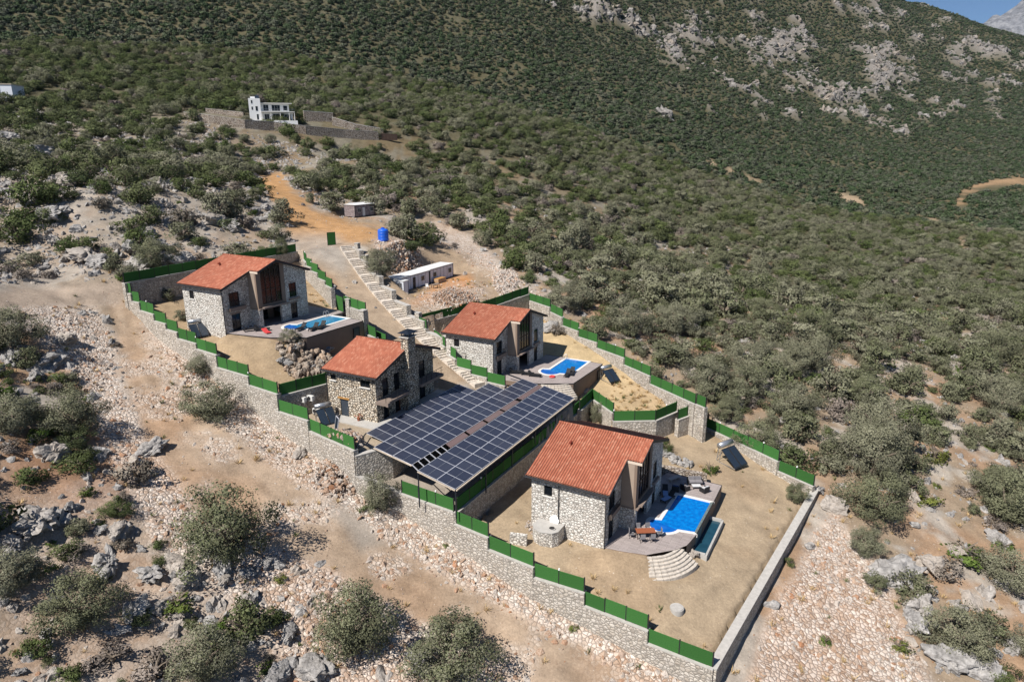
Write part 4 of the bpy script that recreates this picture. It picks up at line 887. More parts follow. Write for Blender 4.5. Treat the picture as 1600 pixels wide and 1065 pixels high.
# ------------------------------------------------------------ terraces and pools
def arc(cx, cy, r, a0, a1, n): return [(cx+r*math.cos(R(a0+(a1-a0)*i/n)), cy+r*math.sin(R(a0+(a1-a0)*i/n))) for i in range(n+1)]
def offset_poly(p, d):
    n = len(p); out = []
    for i in range(n):
        a = Vector(p[i-1]); b = Vector(p[i]); c = Vector(p[(i+1) % n]); e1 = (b-a).normalized(); e2 = (c-b).normalized()
        n1 = Vector((e1.y, -e1.x)); n2 = Vector((e2.y, -e2.x)); k = (n1+n2); k = k/max(.35, k.dot(n1)); out.append(tuple(b+k*d))
    return out
def pool(root_h, dy, label, infinity=False, cop='coping', wat='pool_blue'):
    yaw, X, Y, Z = HOUSES[root_h]; r = empty('swimming_pool', (X, Y, Z), R(yaw), label, 'pool')
    # outline in the villa's own axes, counter-clockwise
    x0, x1, y0, y1 = 7.35, 14.1, -6.45+dy, -2.9+dy
    bul = arc(7.3, -3.35+dy, 1.5, 72, 262, 16)
    poly = [(x0+.05, y0), (x1, y0), (x1, y1), (8.1, y1)]+[(x, y) for x, y in bul if x < 7.8]
    inner = offset_poly(poly, -.02); o = offset_poly(poly, .38)
    m = MB(); n = len(poly)
    P = [(x, y, .07) for x, y in poly]+[(x, y, .07) for x, y in o]+[(x, y, -.5) for x, y in poly]+[(x, y, -.3) for x, y in o]
    F = [(i, n+i, n+(i+1) % n, (i+1) % n) for i in range(n)]+[(2*n+i, i, (i+1) % n, 2*n+(i+1) % n) for i in range(n)]+[(n+i, 3*n+i, 3*n+(i+1) % n, n+(i+1) % n) for i in range(n)]
    if infinity: F = [f for k, f in enumerate(F) if k % n != 0]
    m.add(P, F); m.build('coping', M[cop], r)
    w_ = MB(); w_.f.append(tuple(range(n))); w_.v += [(x, y, .0) for x, y in poly]; w_.m.append(0); w_.build('water', M[wat], r)
    s = MB(); sh = [(x, y) for x, y in bul if x < 7.8]; k = len(sh); s.v += [(x, y, .006) for x, y in arc(7.3, -3.35+dy, 1.49, 72, 262, 16)]; s.f.append(tuple(range(17))); s.m.append(0); s.build('shallow_bay', M['pool_deep'], r)
    if infinity:
        e = MB(); e.box(x0-.3, x1+.35, y0-.28, y0-.0, -2.3, .01); e.build('overflow_wall', M['mosaic'], r)
        t = MB(); t.box(5.7, 13.2, -8.2, -8.0, -2.6, -1.15); t.box(5.7, 5.95, -8.0, -6.75, -2.6, -1.05); t.box(12.95, 13.2, -8.0, -6.75, -2.6, -1.05); t.build('overflow_trough', M['concrete'], r)
        t = MB(); t.box(5.95, 12.95, -8.0, -6.75, -2.6, -1.35); t.build('trough_water', M['trough_water'], r)
    return r
pool(4, 0, 'large blue infinity pool with a round bay below the lowest villa', True, 'coping')
pool(3, -1.95, 'bright blue pool with white edge at the middle villa')
pool(1, -1.45, 'blue green pool with white edge at the uppermost villa', wat='pool_teal')
def terrace(h, poly, label, holes_dy, wallz, seglab=''):
    yaw, X, Y, Z = HOUSES[h]; r = empty('pool_terrace', (X, Y, Z), R(yaw), label, 'terrace')
    dy = holes_dy
    # deck surface assembled round the pool opening: strips in x
    m = MB(); px0, px1, py0, py1 = 7.35, 14.1, -6.45+dy, -2.9+dy
    bulpts = [(x, y) for x, y in arc(7.3, -3.35+dy, 1.5, 72, 262, 16) if x < 7.8]
    full = [tuple(p) for p in poly]
    import mathutils.geometry as mg
    hole = [(px0+.05, py0), (px1, py0), (px1, py1), (8.1, py1)]+bulpts
    hole = offset_poly(hole, .3)
    from mathutils.geometry import tessellate_polygon
    tri = tessellate_polygon([[Vector((x, y, 0)) for x, y in full], [Vector((x, y, 0)) for x, y in hole[::-1]]])
    allp = full+hole[::-1]
    fs = []
    for t in tri:
        a, b, c = (allp[i] for i in t); ar = (b[0]-a[0])*(c[1]-a[1])-(b[1]-a[1])*(c[0]-a[0]); fs.append(t if ar > 0 else t[::-1])
    m.add([(x, y, .03) for x, y in allp], fs)
    m.build('paving', M['deck'], r)
    n = len(full)
    for i in range(n):
        a = full[i]; b = full[(i+1) % n]; zb = wallz[i] if i < len(wallz) else None
        if zb is None: continue
        wl = MB(); wl.add([(a[0], a[1], zb), (b[0], b[1], zb), (b[0], b[1], .025), (a[0], a[1], .025)], [(0, 1, 2, 3)]); wl.build('terrace_wall', M['plaster'], r)
    ed = MB()
    for i in range(n):
        if i < len(wallz) and wallz[i] is not None and wallz[i] < -1: a = full[i]; b = full[(i+1) % n]; ed.beam((a[0], a[1], .0), (b[0], b[1], .0), .06, .12)
    if ed.v: ed.build('edge_trim', M['fascia'], r)
    return r
def fan_steps(h, E0, E1, c, drops, label, n=7):
    yaw, X, Y, Z = HOUSES[h]; r = empty('curved_steps', (X, Y, Z), R(yaw), label, 'steps')
    E0 = Vector(E0); E1 = Vector(E1); c = Vector(c); ou = ((E0+E1)/2-c).normalized()
    a0 = math.atan2((E0-c).y, (E0-c).x); a1 = math.atan2((E1-c).y, (E1-c).x)
    if a1 < a0: a1 += 2*math.pi
    r0 = ((E0-c).length+(E1-c).length)/2-.15
    for k in range(n):
        m = MB(); ra = r0+k*.29; rb = ra+.29; nn = 9; z1 = -.02-k*drops/n
        for i in range(nn):
            t0 = a0+(a1-a0)*(i+.04)/nn; t1 = a0+(a1-a0)*(i+.96)/nn; j = random.uniform(-.015, .015)
            P = [(c.x+q*math.cos(t), c.y+q*math.sin(t)) for q, t in ((ra, t0), (rb, t0), (rb, t1), (ra, t1))]
            m.add([(x, y, z1-.5) for x, y in P]+[(x, y, z1+j) for x, y in P], [(4,5,6,7),(0,1,5,4),(1,2,6,5),(2,3,7,6),(3,0,4,7)])
        m.build('step', M['step_pale'], r)
    return r
terrace(4, [(.45, .5), (.8, -1.5), (1.3, -3.5), (3.4, -5.6), (4.7, -6.4), (7.0, -6.72), (14.4, -6.75), (18.7, -6.7), (18.9, -.3), (16.6, .2), (16.4, 1.9), (13.3, 1.9), (4.9, 1.9), (4.9, .5)], 'brown planked terrace round the pool of the lowest villa', 0, [-.6, -.6, None, None, -1.0, -2.3, -2.3, -1.2, None])
fan_steps(4, (1.3, -3.5), (4.3, -6.2), (4.6, -1.9), 1.35, 'fan of curved pale stone steps below the lowest villa terrace')
DK = [(.45, .5), (1.0, -3), (1.7, -6.2), (3.9, -10.3), (14.1, -10.75), (14.6, -1.1), (13.3, -1.1), (13.3, 1.9), (4.9, 1.9), (4.9, .5)]
terrace(3, DK, 'brown terrace with loungers round the pool of the middle villa', -1.95, [-.6, -1.2, -2.0, -4.0, -4.0, None])
terrace(1, DK, 'shaded terrace round the pool of the uppermost villa', -1.45, [-1.5, -2.2, -4.0, -5.2, -5.2, None])
tag(place('terrace_paving', MB().box(13.3, 17.4, -4.6, 3, -.2, .02).mesh('terrace_paving', M['deck']), None, HOUSES[1][1:], R(60.7)), 'paved strip between the uppermost villa and its green gate', 'paving')
fan_steps(3, (1.8, -6.4), (3.7, -10.0), (6.2, -5.7), 1.5, 'curved stone steps beside the boulder at the middle villa')
for h, zb in ((3, -3.5), (1, -4.6)):
    yaw, X, Y, Z = HOUSES[h]; r = empty('basement_door', (X, Y, Z), R(yaw), 'dark door in the brown terrace wall below the %s pool' % ('middle villa' if h == 3 else 'uppermost villa'), 'door')
    m = MB(); m.box(12.1, 13.1, -10.82, -10.76, -2.75, -.65); d = m.build('door_leaf', M['door_grey'], r)
    m = MB(); m.box(12.0, 12.1, -10.84, -10.75, -2.75, -.6); m.box(13.1, 13.2, -10.84, -10.75, -2.75, -.6); m.box(12.1, 13.1, -10.84, -10.75, -.65, -.6); m.build('door_frame', M['frame_dark'], r)

# ------------------------------------------------------------ solar carport
a61 = R(61); UX = Vector((math.cos(a61), math.sin(a61), 0)); WX = Vector((math.sin(a61), -math.cos(a61), 0)); SP = 1.652
cp = empty('solar_carport', (0, 0, 0), 0, 'large carport roofed with rows of dark solar panels', 'carport')
Lw = Vector(map(float, atz(583.6, 697, -30.45)))    # row two, near left corner
Rw = Vector(map(float, atz(652, 734, -30.65)))
drow = WX*2.2+Vector((0, 0, -.46))
sp_ = MB(); sp_.k = 0
tl = math.hypot(2.2, .46)
sp_.box(.03, SP-.03, -tl+.03, -.03, -.02, .02, 0)
for a, b, c, d in ((0, SP, -.034, 0), (0, SP, -tl, -tl+.034), (0, .026, -tl, 0), (SP-.026, SP, -tl, 0)): sp_.box(a, b, c, d, -.025, .03, 1)
sp_.box(.04, SP-.04, -tl/2-.012, -tl/2+.012, -.01, .024, 2)
PAN = sp_.mesh('solar_panel', [M['solar'], M['alu'], simple('thin_cell_line', (.2, .21, .24), .4)])
tilt = math.atan2(.46, 2.2); PR = (Matrix.Rotation(a61, 4, 'Z') @ Matrix.Rotation(tilt, 4, 'X')).to_euler()
_a = Vector(map(float, atz(643, 725, -31.37))); _b = Vector(map(float, atz(840.5, 601, -31.37))); UL = (_b-_a)/17/SP
dL = (_a-Lw)/2; LK = math.hypot(dL.length, 0)/tl if False else dL.length/math.hypot(2.2, .46)
RW = [(Lw-dL, 1, 12), (Lw, 0, 14), (Lw+dL, 0, 17), (Rw, 0, 17), (Rw+drow, 0, 17)]
# shift the left rows so that they share a line with the survey
az_ = math.atan2(UL.y, UL.x); PRL = (Matrix.Rotation(az_, 4, 'Z') @ Matrix.Rotation(math.atan2(-dL.z, math.hypot(dL.x, dL.y)), 4, 'X')).to_euler()
for kr, (o, i0, i1) in enumerate(RW):
    for i in range(i0, i1):
        q = place('solar_panel', PAN, cp, o+(UL if kr < 3 else UX)*(SP*i)); q.rotation_euler = PRL if kr < 3 else PR
        if kr < 3: q.scale = (UL.length, LK, 1)
m = MB()
def cpost(p, zb): m.tube(p, (p.x, p.y, zb), .07, n=8)
ends = {}
for i in (0, 3.4, 6.8, 10.2, 13.6, 17):
    a = Rw+UX*SP*i; b = a+drow*2; m.beam(a+Vector((0,0,-.14)), b+Vector((0,0,-.14)), .1, .16)
    l0 = Lw+UL*SP*i-(dL if i < 12 else dL*0); l1 = Lw+UL*SP*i+dL*2; m.beam(l0+Vector((0,0,-.14)), l1+Vector((0,0,-.14)), .1, .16)
    z0 = float(fS(np.array(b.x), np.array(b.y)))-.1; cpost(b+Vector((0,0,-.1)), z0)
    cc = a+Vector((0,0,-.15)); cpost(cc, z0)
    if i < 12: cpost(l0+Vector((0,0,-.1)), z0)
for kr, (o, i0, i1) in enumerate(RW):
    dd_, uu_ = (dL, UL) if kr < 3 else (drow, UX)
    for k in (.25, .75): m.beam(o+dd_*k+uu_*SP*i0+Vector((0,0,-.08)), o+dd_*k+uu_*SP*i1+Vector((0,0,-.08)), .06)
m.build('steel_frame', M['steel_dark'], cp)
m = MB(); e0 = Rw+drow*2; m.beam(e0+WX*.12+Vector((0,0,-.1)), e0+WX*.12+UX*SP*17+Vector((0,0,-.1)), .14, .12); m.beam(Rw-UX*.1+Vector((0,0,-.08)), e0-UX*.1+Vector((0,0,-.08)), .1, .1); m.beam(Lw-UX*.1+Vector((0,0,-.08)), Lw+dL*2-UX*.1+Vector((0,0,-.08)), .1, .1)
m.build('edge_beam', M['beige_beam'], cp)
# gutter strip in the gap between the two panel fields
m = MB(); g0 = Lw+dL*2; 
for i in (3.6, 6.0, 8.4, 10.8, 13.4):
    a = g0+UL*SP*i+WX*.06+Vector((0,0,.0)); b = a+UL*SP*(2.15 if i < 13 else 3.4); c_w = Rw-WX*.18+Vector((0,0,-.02))-Rw
    w_ = (Rw-g0); a2 = Rw+UX*SP*i-WX*.12; b2 = Rw+UX*SP*(i+(2.15 if i < 13 else 3.4))-WX*.12
    m.add([a, b, b2, a2], [(0, 3, 2, 1)]); m.add([a-Vector((0,0,.04)), b-Vector((0,0,.04)), b2-Vector((0,0,.04)), a2-Vector((0,0,.04))], [(0, 1, 2, 3)])
m.build('gap_flashing', M['purple_metal'], cp)
m = MB()
for i in np.arange(0, 3.6, .62): m.beam(g0+UL*SP*i, Rw+UX*SP*i, .1, .05)
m.build('gap_slats', M['alu'], cp)
m = MB(); pp = Vector(map(float, atz(563, 685, -29.9))); m.beam(Lw-dL+UL*SP, pp, .1); m.beam(pp, Lw+UX*0, .1); m.tube(pp, (pp.x, pp.y, -34.4), .07); m.build('corner_frame', M['steel_dark'], cp)
pav = MB(); n_ = len(polySL); 
sl_v = [(x, y) for x, y in polySL]
from mathutils.geometry import tessellate_polygon
pts = [Vector((x, y, float(fS(np.array(x), np.array(y)))+.02)) for x, y in sl_v]
tr = tessellate_polygon([[Vector((p.x, p.y, 0)) for p in pts]]); fs = []
for t in tr:
    a, b, c = (pts[i] for i in t); ar = (b.x-a.x)*(c.y-a.y)-(b.y-a.y)*(c.x-a.x); fs.append(t if ar > 0 else t[::-1])
# ------------------------------------------------------------ things about the place
def box_mesh(name, mat, *b): m = MB(); m.box(*b); return m.mesh(name, M[mat])
def at_house(h, x, y, z=0): X, Y, Z = H(h, x, y, z); return (X, Y, Z)
def hrz(h, a=0): return R(HOUSES[h][0]+a)
def water_heater(label, p, rz):
    r = empty('solar_water_heater', p, rz, label, 'solar water heater', 'solar water heaters')
    m = MB(); m.tube((-.95, 0, 1.75), (.95, 0, 1.75), .29, n=14); m.build('tank', M['steel'], r, True)
    for s in (-.98, .04):
        c = MB(); a, b = s, s+.94; c.add([(a,-.35,1.45),(b,-.35,1.45),(b,-2.1,.15),(a,-2.1,.15)]+[(x, y-.05, z-.08) for x, y, z in [(a,-.35,1.45),(b,-.35,1.45),(b,-2.1,.15),(a,-2.1,.15)]], [(3,2,1,0),(4,5,6,7),(0,1,5,4),(1,2,6,5),(2,3,7,6),(3,0,4,7)]); q = c.build('collector', M['tube_collector'], r)
        f = MB()
        for x in (a, b): f.beam((x,-.35,1.46),(x,-2.1,.16),.04,.04)
        f.beam((a,-2.1,.16),(b,-2.1,.16),.04); f.beam((a,-.35,1.46),(b,-.35,1.46),.04); f.build('collector_frame', M['frame_dark'], q)
    s = MB()
    for x in (-.9, .9): s.beam((x,.2,0),(x,.05,1.6),.05); s.beam((x,-2.1,0),(x,.2,.02),.05); s.beam((x,-.1,0),(x,-.3,1.4),.05); s.beam((x,-2.05,0),(x,-2.05,.15),.05)
    s.beam((-.9,.2,.3),(.9,.2,1.2),.04); s.build('stand', M['steel'], r)
    return r
def onp(u, v, dz=0): p = onground(u, v); return (p[0], p[1], p[2]+dz)
water_heater('solar water heater with pale tank behind the fence of the uppermost villa', (*atz(309, 524, -24.3)[:2], gz(*atz(309, 524, -24.3)[:2])), R(38))
water_heater('solar water heater at the corner of the chimney house yard', (*atz(505, 652, -30.6)[:2], -30.66), R(36))
water_heater('blue tinted solar water heater behind the pool of the middle villa', onp(946, 590), R(34))
water_heater('solar water heater with dark panels in the garden of the lowest villa', onp(1130, 720), R(34)).scale = (1.25,)*3
# sun loungers
_f = MB(); _f.box(-.33,.33,0,1.95,.26,.32)
for x in (-.3,.3):
    for y in (.15,1.75): _f.box(x-.03,x+.03,y-.03,y+.03,0,.26)
LF = _f.mesh('frame', M['black_plastic']); _f = MB(); _f.add([(-.3,1.3,.33),(.3,1.3,.33),(.3,1.95,.85),(-.3,1.95,.85),(-.3,1.34,.27),(.3,1.34,.27),(.3,1.99,.79),(-.3,1.99,.79)],[(0,1,2,3),(7,6,5,4),(0,4,5,1),(1,5,6,2),(2,6,7,3),(3,7,4,0)]); LB = _f.mesh('backrest', M['black_plastic'])
_f = MB(); _f.box(-.28,.28,.05,1.28,.325,.38); LS = {k: _f.mesh('seat', M[k]) for k in ('black_plastic', 'blue_light', 'grey_fabric')}
def lounger(label, p, rz, seat='black_plastic', group='sun loungers'):
    r = empty('sun_lounger', p, rz, label, 'sun lounger', group); place('frame', LF, r); place('backrest', LB, r); place('seat', LS[seat], r); return r
D3 = [(4.4,-2.2,'black sun lounger nearest the middle villa on its terrace'), (4.5,-3.9,'second black sun lounger from the middle villa on its terrace'), (4.3,-5.2,'third black sun lounger from the middle villa, before the round pool bay'), (5.6,-8.4,'black sun lounger at the outer edge of the middle villa terrace'), (6.6,-8.8,'black sun lounger between the outer edge lounger and the pool of the middle villa')]
for i, (x, y, l) in enumerate(D3): lounger(l, at_house(3, x, y, .035), hrz(3, (20, 15, 10, -80, -75)[i]))
D1 = [(3.6,-1.9,'black lounger close to the stone wall of the uppermost villa'), (4.2,-3.4,'black lounger in the middle of the terrace left of the first pool'), (5.4,-7.0,'black lounger by the bush at the end of the first pool'), (6.2,-8.6,'black lounger at the outer edge by the first pool'), (7.4,-8.9,'black lounger outermost beside the long side of the first pool')]
for i, (x, y, l) in enumerate(D1): lounger(l, at_house(1, x, y, .035), hrz(1, (60, 40, -80, -75, -70)[i]))
D4 = [(12.9,-1.0,'dark lounger in the shade beside the big pool, nearer the villa','black_plastic'), (12.5,-2.0,'dark lounger with a pale blue cushion in the shade beside the big pool','blue_light'), (11.5,-1.9,'dark lounger with blue towel at the edge of the shade by the big pool','blue_light')]
for i, (x, y, l, s) in enumerate(D4): lounger(l, at_house(4, x, y, .035), hrz(4, (-60, -70, -110)[i]), s)
# red things on the terraces
r = empty('red_float', at_house(3, 4.95, -6.6, .035), hrz(3), 'red ring float on the terrace of the middle villa', 'float'); m = MB()
n = 14
P = []; Fc = []
for i in range(n):
    a = 2*math.pi*i/n
    for j in range(6): b = 2*math.pi*j/6; P.append(((.34+.12*math.cos(b))*math.cos(a), (.34+.12*math.cos(b))*math.sin(a), .13+.12*math.sin(b)))
for i in range(n):
    for j in range(6): Fc.append((i*6+j, ((i+1) % n)*6+j, ((i+1) % n)*6+(j+1) % 6, i*6+(j+1) % 6))
m.add(P, Fc); m.build('ring', M['red_plastic'], r, True); m = MB(); m.tube((0,0,.02),(0,0,.08),.26,n=12); m.build('floor', M['red_plastic'], r)
r = empty('red_lounger', at_house(1, 2.9, -4.7, .035), hrz(1, -20), 'bright red lounger cushion lying on the uppermost terrace', 'lounger'); m = MB(); m.box(-.32,.32,0,1.2,.1,.2); m.build('seat', M['red_plastic'], r); m = MB(); m.add([(-.32,1.2,.1),(.32,1.2,.1),(.32,1.75,.35),(-.32,1.75,.35),(-.32,1.2,.2),(.32,1.2,.2),(.32,1.72,.45),(-.32,1.72,.45)],[(3,2,1,0),(4,5,6,7),(0,1,5,4),(1,2,6,5),(2,3,7,6),(3,0,4,7)]); m.build('backrest', M['red_plastic'], r)
# pool ladders
for h, dy, l in ((3, -1.95, 'steel ladder at the pool of the middle villa'), (1, -1.45, 'steel ladder at the pool of the uppermost villa')):
    r = empty('pool_ladder', at_house(h, 13.6, -2.9+dy, 0), hrz(h), l, 'ladder')
    for s in (-.25, .25):
        m = MB(); pts = [(s,-.25,-.4),(s,-.25,.55),(s,-.1,.8),(s,.15,.8),(s,.3,.55),(s,.3,.05)]
        for a, b in zip(pts, pts[1:]): m.tube(a, b, .03, n=6)
        m.build('rail', M['steel'], r)
    m = MB(); m.box(-.25,.25,-.3,-.22,-.25,-.22); m.build('rung', M['steel'], r)
# dining table with chairs by the big pool
T = at_house(4, 4.2, -2.4, .035); tz = hrz(4, -58)
r = empty('dining_table', T, tz, 'reddish wooden dining table on the sunlit corner of the lowest terrace', 'table'); m = MB()
for k in range(6): m2 = MB(); m2.box(-.95, .95, -.45+k*.15+.008, -.45+(k+1)*.15-.008, .7, .745); m2.build('board', M['wood_red'], r)
m.box(-.9,.9,-.4,.4,.64,.698); m.build('apron', M['dark_wood'], r)
for x in (-.85,.85):
    for y in (-.36,.36): m = MB(); m.box(x-.035,x+.035,y-.035,y+.035,0,.64); m.build('leg', M['dark_wood'], r)
_c = MB(); _c.box(-.24,.24,-.24,.24,.42,.47); CS = _c.mesh('seat', M['grey_fabric']); _c = MB(); _c.box(-.24,.24,.2,.25,.47,.95); CB = _c.mesh('backrest', M['grey_fabric'])
_c = MB(); _c.box(-.02,.02,-.02,.02,0,.44); CL = _c.mesh('leg', M['frame_dark']); _c = MB(); _c.box(-.02,.02,-.24,.24,.62,.65); CA = _c.mesh('armrest', M['frame_dark'])
cl = ['left of the two chairs on the villa side', 'right of the two chairs on the villa side', 'left of the two chairs on the steps side', 'right of the two chairs on the steps side', 'chair at the left end', 'chair at the right end']
for i, (x, y, a) in enumerate([(-.5,.85,0),(.5,.85,0),(-.5,-.85,180),(.5,-.85,180),(-1.4,0,90),(1.4,0,-90)]):
    p = Vector(T)+Matrix.Rotation(tz, 3, 'Z') @ Vector((x, y, 0))
    c = empty('dining_chair', p, tz+R(a+random.uniform(-8, 8)), 'grey dining chair, %s of the wooden table' % cl[i], 'chair', 'chairs round the dining table')
    place('seat', CS, c); place('backrest', CB, c)
    for a_, b_ in ((-.21,-.21),(.21,-.21),(.21,.21),(-.21,.21)): place('leg', CL, c, (a_, b_, 0))
    for a_ in (-.26,.26): place('armrest', CA, c, (a_, 0, 0))
def sofa(label, p, rz, w_=1.5, fab='grey_fabric', name='sofa', cat='sofa'):
    r = empty(name, p, rz, label, cat); m = MB(); m.box(-w_/2,w_/2,-.4,.4,.08,.28); m.box(-w_/2,w_/2,.36,.42,.28,.72); m.box(-w_/2,-w_/2+.06,-.4,.36,.28,.58); m.box(w_/2-.06,w_/2,-.4,.36,.28,.58); m.build('frame', M['frame_dark'], r)
    k = max(1, round(w_/.75))
    for i in range(k): x = -w_/2+.08+(w_-.16)*i/k; m = MB(); m.box(x+.01, x+(w_-.16)/k-.01, -.38, .3, .285, .43); m.build('seat_cushion', M[fab], r); m = MB(); m.box(x+.02, x+(w_-.16)/k-.02, .2, .34, .435, .8); m.build('back_cushion', M[fab], r)
sofa('grey two seat sofa on the far corner of the big pool terrace', at_house(4, 17.6, -3.9, .035), hrz(4, -60), 1.7)
sofa('grey armchair between the sofa and the big pool', at_house(4, 16.2, -5.3, .035), hrz(4, 150), .8, 'light_fabric', 'armchair', 'armchair')
sofa('grey armchair nearer the shade beside the coffee table', at_house(4, 15.6, -3.3, .035), hrz(4, 60), .8, 'grey_fabric', 'armchair', 'armchair')
sofa('dark armchair with a blue cushion at the edge of the shade', at_house(4, 14.9, -2.4, .035), hrz(4, 100), .8, 'blue_fabric', 'armchair', 'armchair')
r = empty('coffee_table', at_house(4, 16.6, -4.3, .035), hrz(4, -60), 'low pale coffee table among the seats on the far terrace corner', 'table'); m = MB(); m.box(-.5,.5,-.32,.32,.34,.38); m.build('top', M['light_fabric'], r)
for x in (-.42,.42):
    for y in (-.26,.26): m = MB(); m.box(x-.025,x+.025,y-.025,y+.025,0,.34); m.build('leg', M['frame_dark'], r)
r = empty('low_bench', at_house(4, 17.3, -1.6, .035), hrz(4, -30), 'pale stone bench against the terrace edge behind the loungers', 'bench'); m = MB(); m.box(-.9,.9,-.25,.25,.32,.42); m.build('seat', M['coping_brown'], r)
for x in (-.7,.6): m = MB(); m.box(x,x+.12,-.2,.2,0,.32); m.build('leg', M['coping_brown'], r)
# cistern and shaft cover
X, Y, Z = at_house(4, -.4, 6.2, 0)
r = empty('stone_cistern', (X, Y, -37.4), hrz(4), 'round shouldered stone cistern against the side wall of the lowest villa', 'cistern')
m = MB(); P = [(.8, -1.5), (.8, 1.2), (-.6, 1.3), (-1.2, .8), (-1.5, 0), (-1.2, -1.1), (-.6, -1.5)]; m.prism(P, -1, 1.45); m.build('body', M['stone_white'], r)
m = MB(); m.prism([(x*1.02, y*1.02) for x, y in P], 1.45, 1.53); m.build('cover_slab', M['concrete'], r)
m = MB(); m.tube((-.45,-.75,1.53),(-.45,-.75,1.62),.36,n=20); m.build('shaft_rim', M['mortar'], r); m = MB(); m.tube((-.45,-.75,1.6),(-.45,-.75,1.63),.28,n=20); m.build('shaft_opening', M['frame_dark'], r)
m = MB(); m.tube((0,0,0),(0,.09,0),.5,n=24); o = m.build('cistern_lid', M['white_paint']); o.location = at_house(4, .28, 5.75, 1.62); o.rotation_euler = (R(-14), 0, hrz(4, -90)); tag(o, 'round white lid leaning on the wall above the stone cistern', 'lid')
p = onp(1055, 955); m = MB(); m.tube((0,0,-.2),(0,0,.3),.62,n=24); o = m.build('drain_cover', M['concrete'], None, loc=p); tag(o, 'round grey concrete drain ring alone on the sand', 'drain cover')
m = MB(); m.tube((0,0,.3),(0,0,.36),.55,n=24); m.build('lid', M['mortar'], o)
# satellite dish and air conditioners by the chimney house
r = empty('satellite_dish', (*atz(462, 640, -30.6)[:2], -30.66), R(200), 'pale satellite dish behind the fence by the chimney house', 'satellite dish')
m = MB(); m.tube((0,0,0),(0,0,1.9),.03); m.build('mast', M['steel'], r)
m = MB(); P = [(0,.12,2.0)]; Fc = []
for k, rr in enumerate((.2,.42,.6)):
    for i in range(18): a = 2*math.pi*i/18; P.append((rr*math.cos(a), .12-rr*rr*.45, 2.0+rr*math.sin(a)))
for i in range(18): Fc.append((0, 1+i, 1+(i+1) % 18))
for k in range(2):
    for i in range(18): Fc.append((1+k*18+i, 1+(k+1)*18+i, 1+(k+1)*18+(i+1) % 18, 1+k*18+(i+1) % 18))
m.add(P, Fc); m.build('reflector', M['white_paint'], r, True); m = MB(); m.tube((0,.1,1.5),(0,-.5,1.9),.02); m.box(-.05,.05,-.55,-.45,1.86,1.98); m.build('feed_arm', M['steel'], r)
def ac(label, x, y, z):
    X, Y, Z = at_house(2, x, y, z); r = empty('air_conditioner', (X, Y, Z), hrz(2, 0), label, 'air conditioner', 'air conditioner units')
    m = MB(); m.box(-.2,.2,-.42,.42,0,.6); m.build('casing', M['frame_white'], r); m = MB(); m.tube((-.2,.1,.3),(-.24,.1,.3),.24,n=16); m.build('fan_grille', M['frame_dark'], r)
    m = MB(); m.box(-.15,.15,-.35,-.3,-.3,0); m.box(-.15,.15,.3,.35,-.3,0); m.build('bracket', M['steel'], r)
for i, (x, y, z, l) in enumerate([(-.3, 10.2, 1.7, 'upper air conditioner nearest the chimney house wall'), (-.6, 9.2, .35, 'lower air conditioner beside the chimney house'), (-.9, 10.9, 1.6, 'middle air conditioner of the upper row'), (-1.4, 11.6, 1.5, 'upper air conditioner farthest from the chimney house')]): ac(l, x-.4, y-.8, z)
r = empty('plant_pot', at_house(2, .0, 2.9, .05), 0, 'small pot with red flowers against the chimney house', 'plant pot'); m = MB(); m.tube((0,0,0),(0,0,.35),.16,.22,10); m.build('pot', M['wood_red'], r); m = MB()
for i in range(40): a = Vector((random.gauss(0,.18), random.gauss(0,.18), .5+random.gauss(0,.15))); m.add([a, a+Vector((.1,0,.03)), a+Vector((.05,.1,.06))], [(0,1,2)])
m.build('leaves', M['bright'], r); m = MB()
for i in range(14): a = Vector((random.gauss(0,.18), random.gauss(0,.18), .65+random.gauss(0,.08))); m.box(a.x-.03,a.x+.03,a.y-.03,a.y+.03,a.z-.03,a.z+.03)
m.build('flowers', M['red_plastic'], r)['kind'] = 'stuff'
m = MB(); m.add([(-.5,0,0),(.5,0,0),(.5,.35,1.9),(-.5,.35,1.9),(-.5,-.06,0),(.5,-.06,0),(.5,.29,1.92),(-.5,.29,1.92)], [(0,1,2,3),(7,6,5,4),(0,4,5,1),(1,5,6,2),(2,6,7,3),(3,7,4,0)])
r = empty('leaning_collector', (*atz(524, 676, -30.6)[:2], -30.6), R(-60), 'spare collector panel leaning inside the fence of the chimney house', 'panel'); m.build('glass', M['tube_collector'], r)
f = MB(); f.beam((-.5,-.03,0),(-.5,.32,1.91),.08); f.beam((.5,-.03,0),(.5,.32,1.91),.08); f.beam((-.5,.32,1.91),(.5,.32,1.91),.08); f.beam((-.5,-.03,0),(.5,-.03,0),.08); f.build('rim', M['alu'], r)
# blue tank
p = onp(600, 374); r = empty('water_tank', p, 0, 'bright blue plastic water tank above the rubble slope', 'water tank'); m = MB()
prof = [(0,0),(1.02,0),(1.02,.25),(1.05,.3),(1.02,.35),(1.02,.85),(1.05,.9),(1.02,.95),(1.02,1.45),(1.05,1.5),(1.02,1.55),(1.02,1.95),(.85,2.15),(.4,2.3),(.3,2.32),(.3,2.42),(0,2.42)]; nn = 24
P = [(q*math.cos(2*math.pi*i/nn), q*math.sin(2*math.pi*i/nn), z) for q, z in prof for i in range(nn)]
m.add(P, [(k*nn+i, k*nn+(i+1) % nn, (k+1)*nn+(i+1) % nn, (k+1)*nn+i) for k in range(len(prof)-1) for i in range(nn)]); m.build('body', M['blue_plastic'], r, False)
m = MB(); m.tube((0,0,2.42),(0,0,2.5),.34,n=16); m.build('lid', M['blue_plastic'], r)
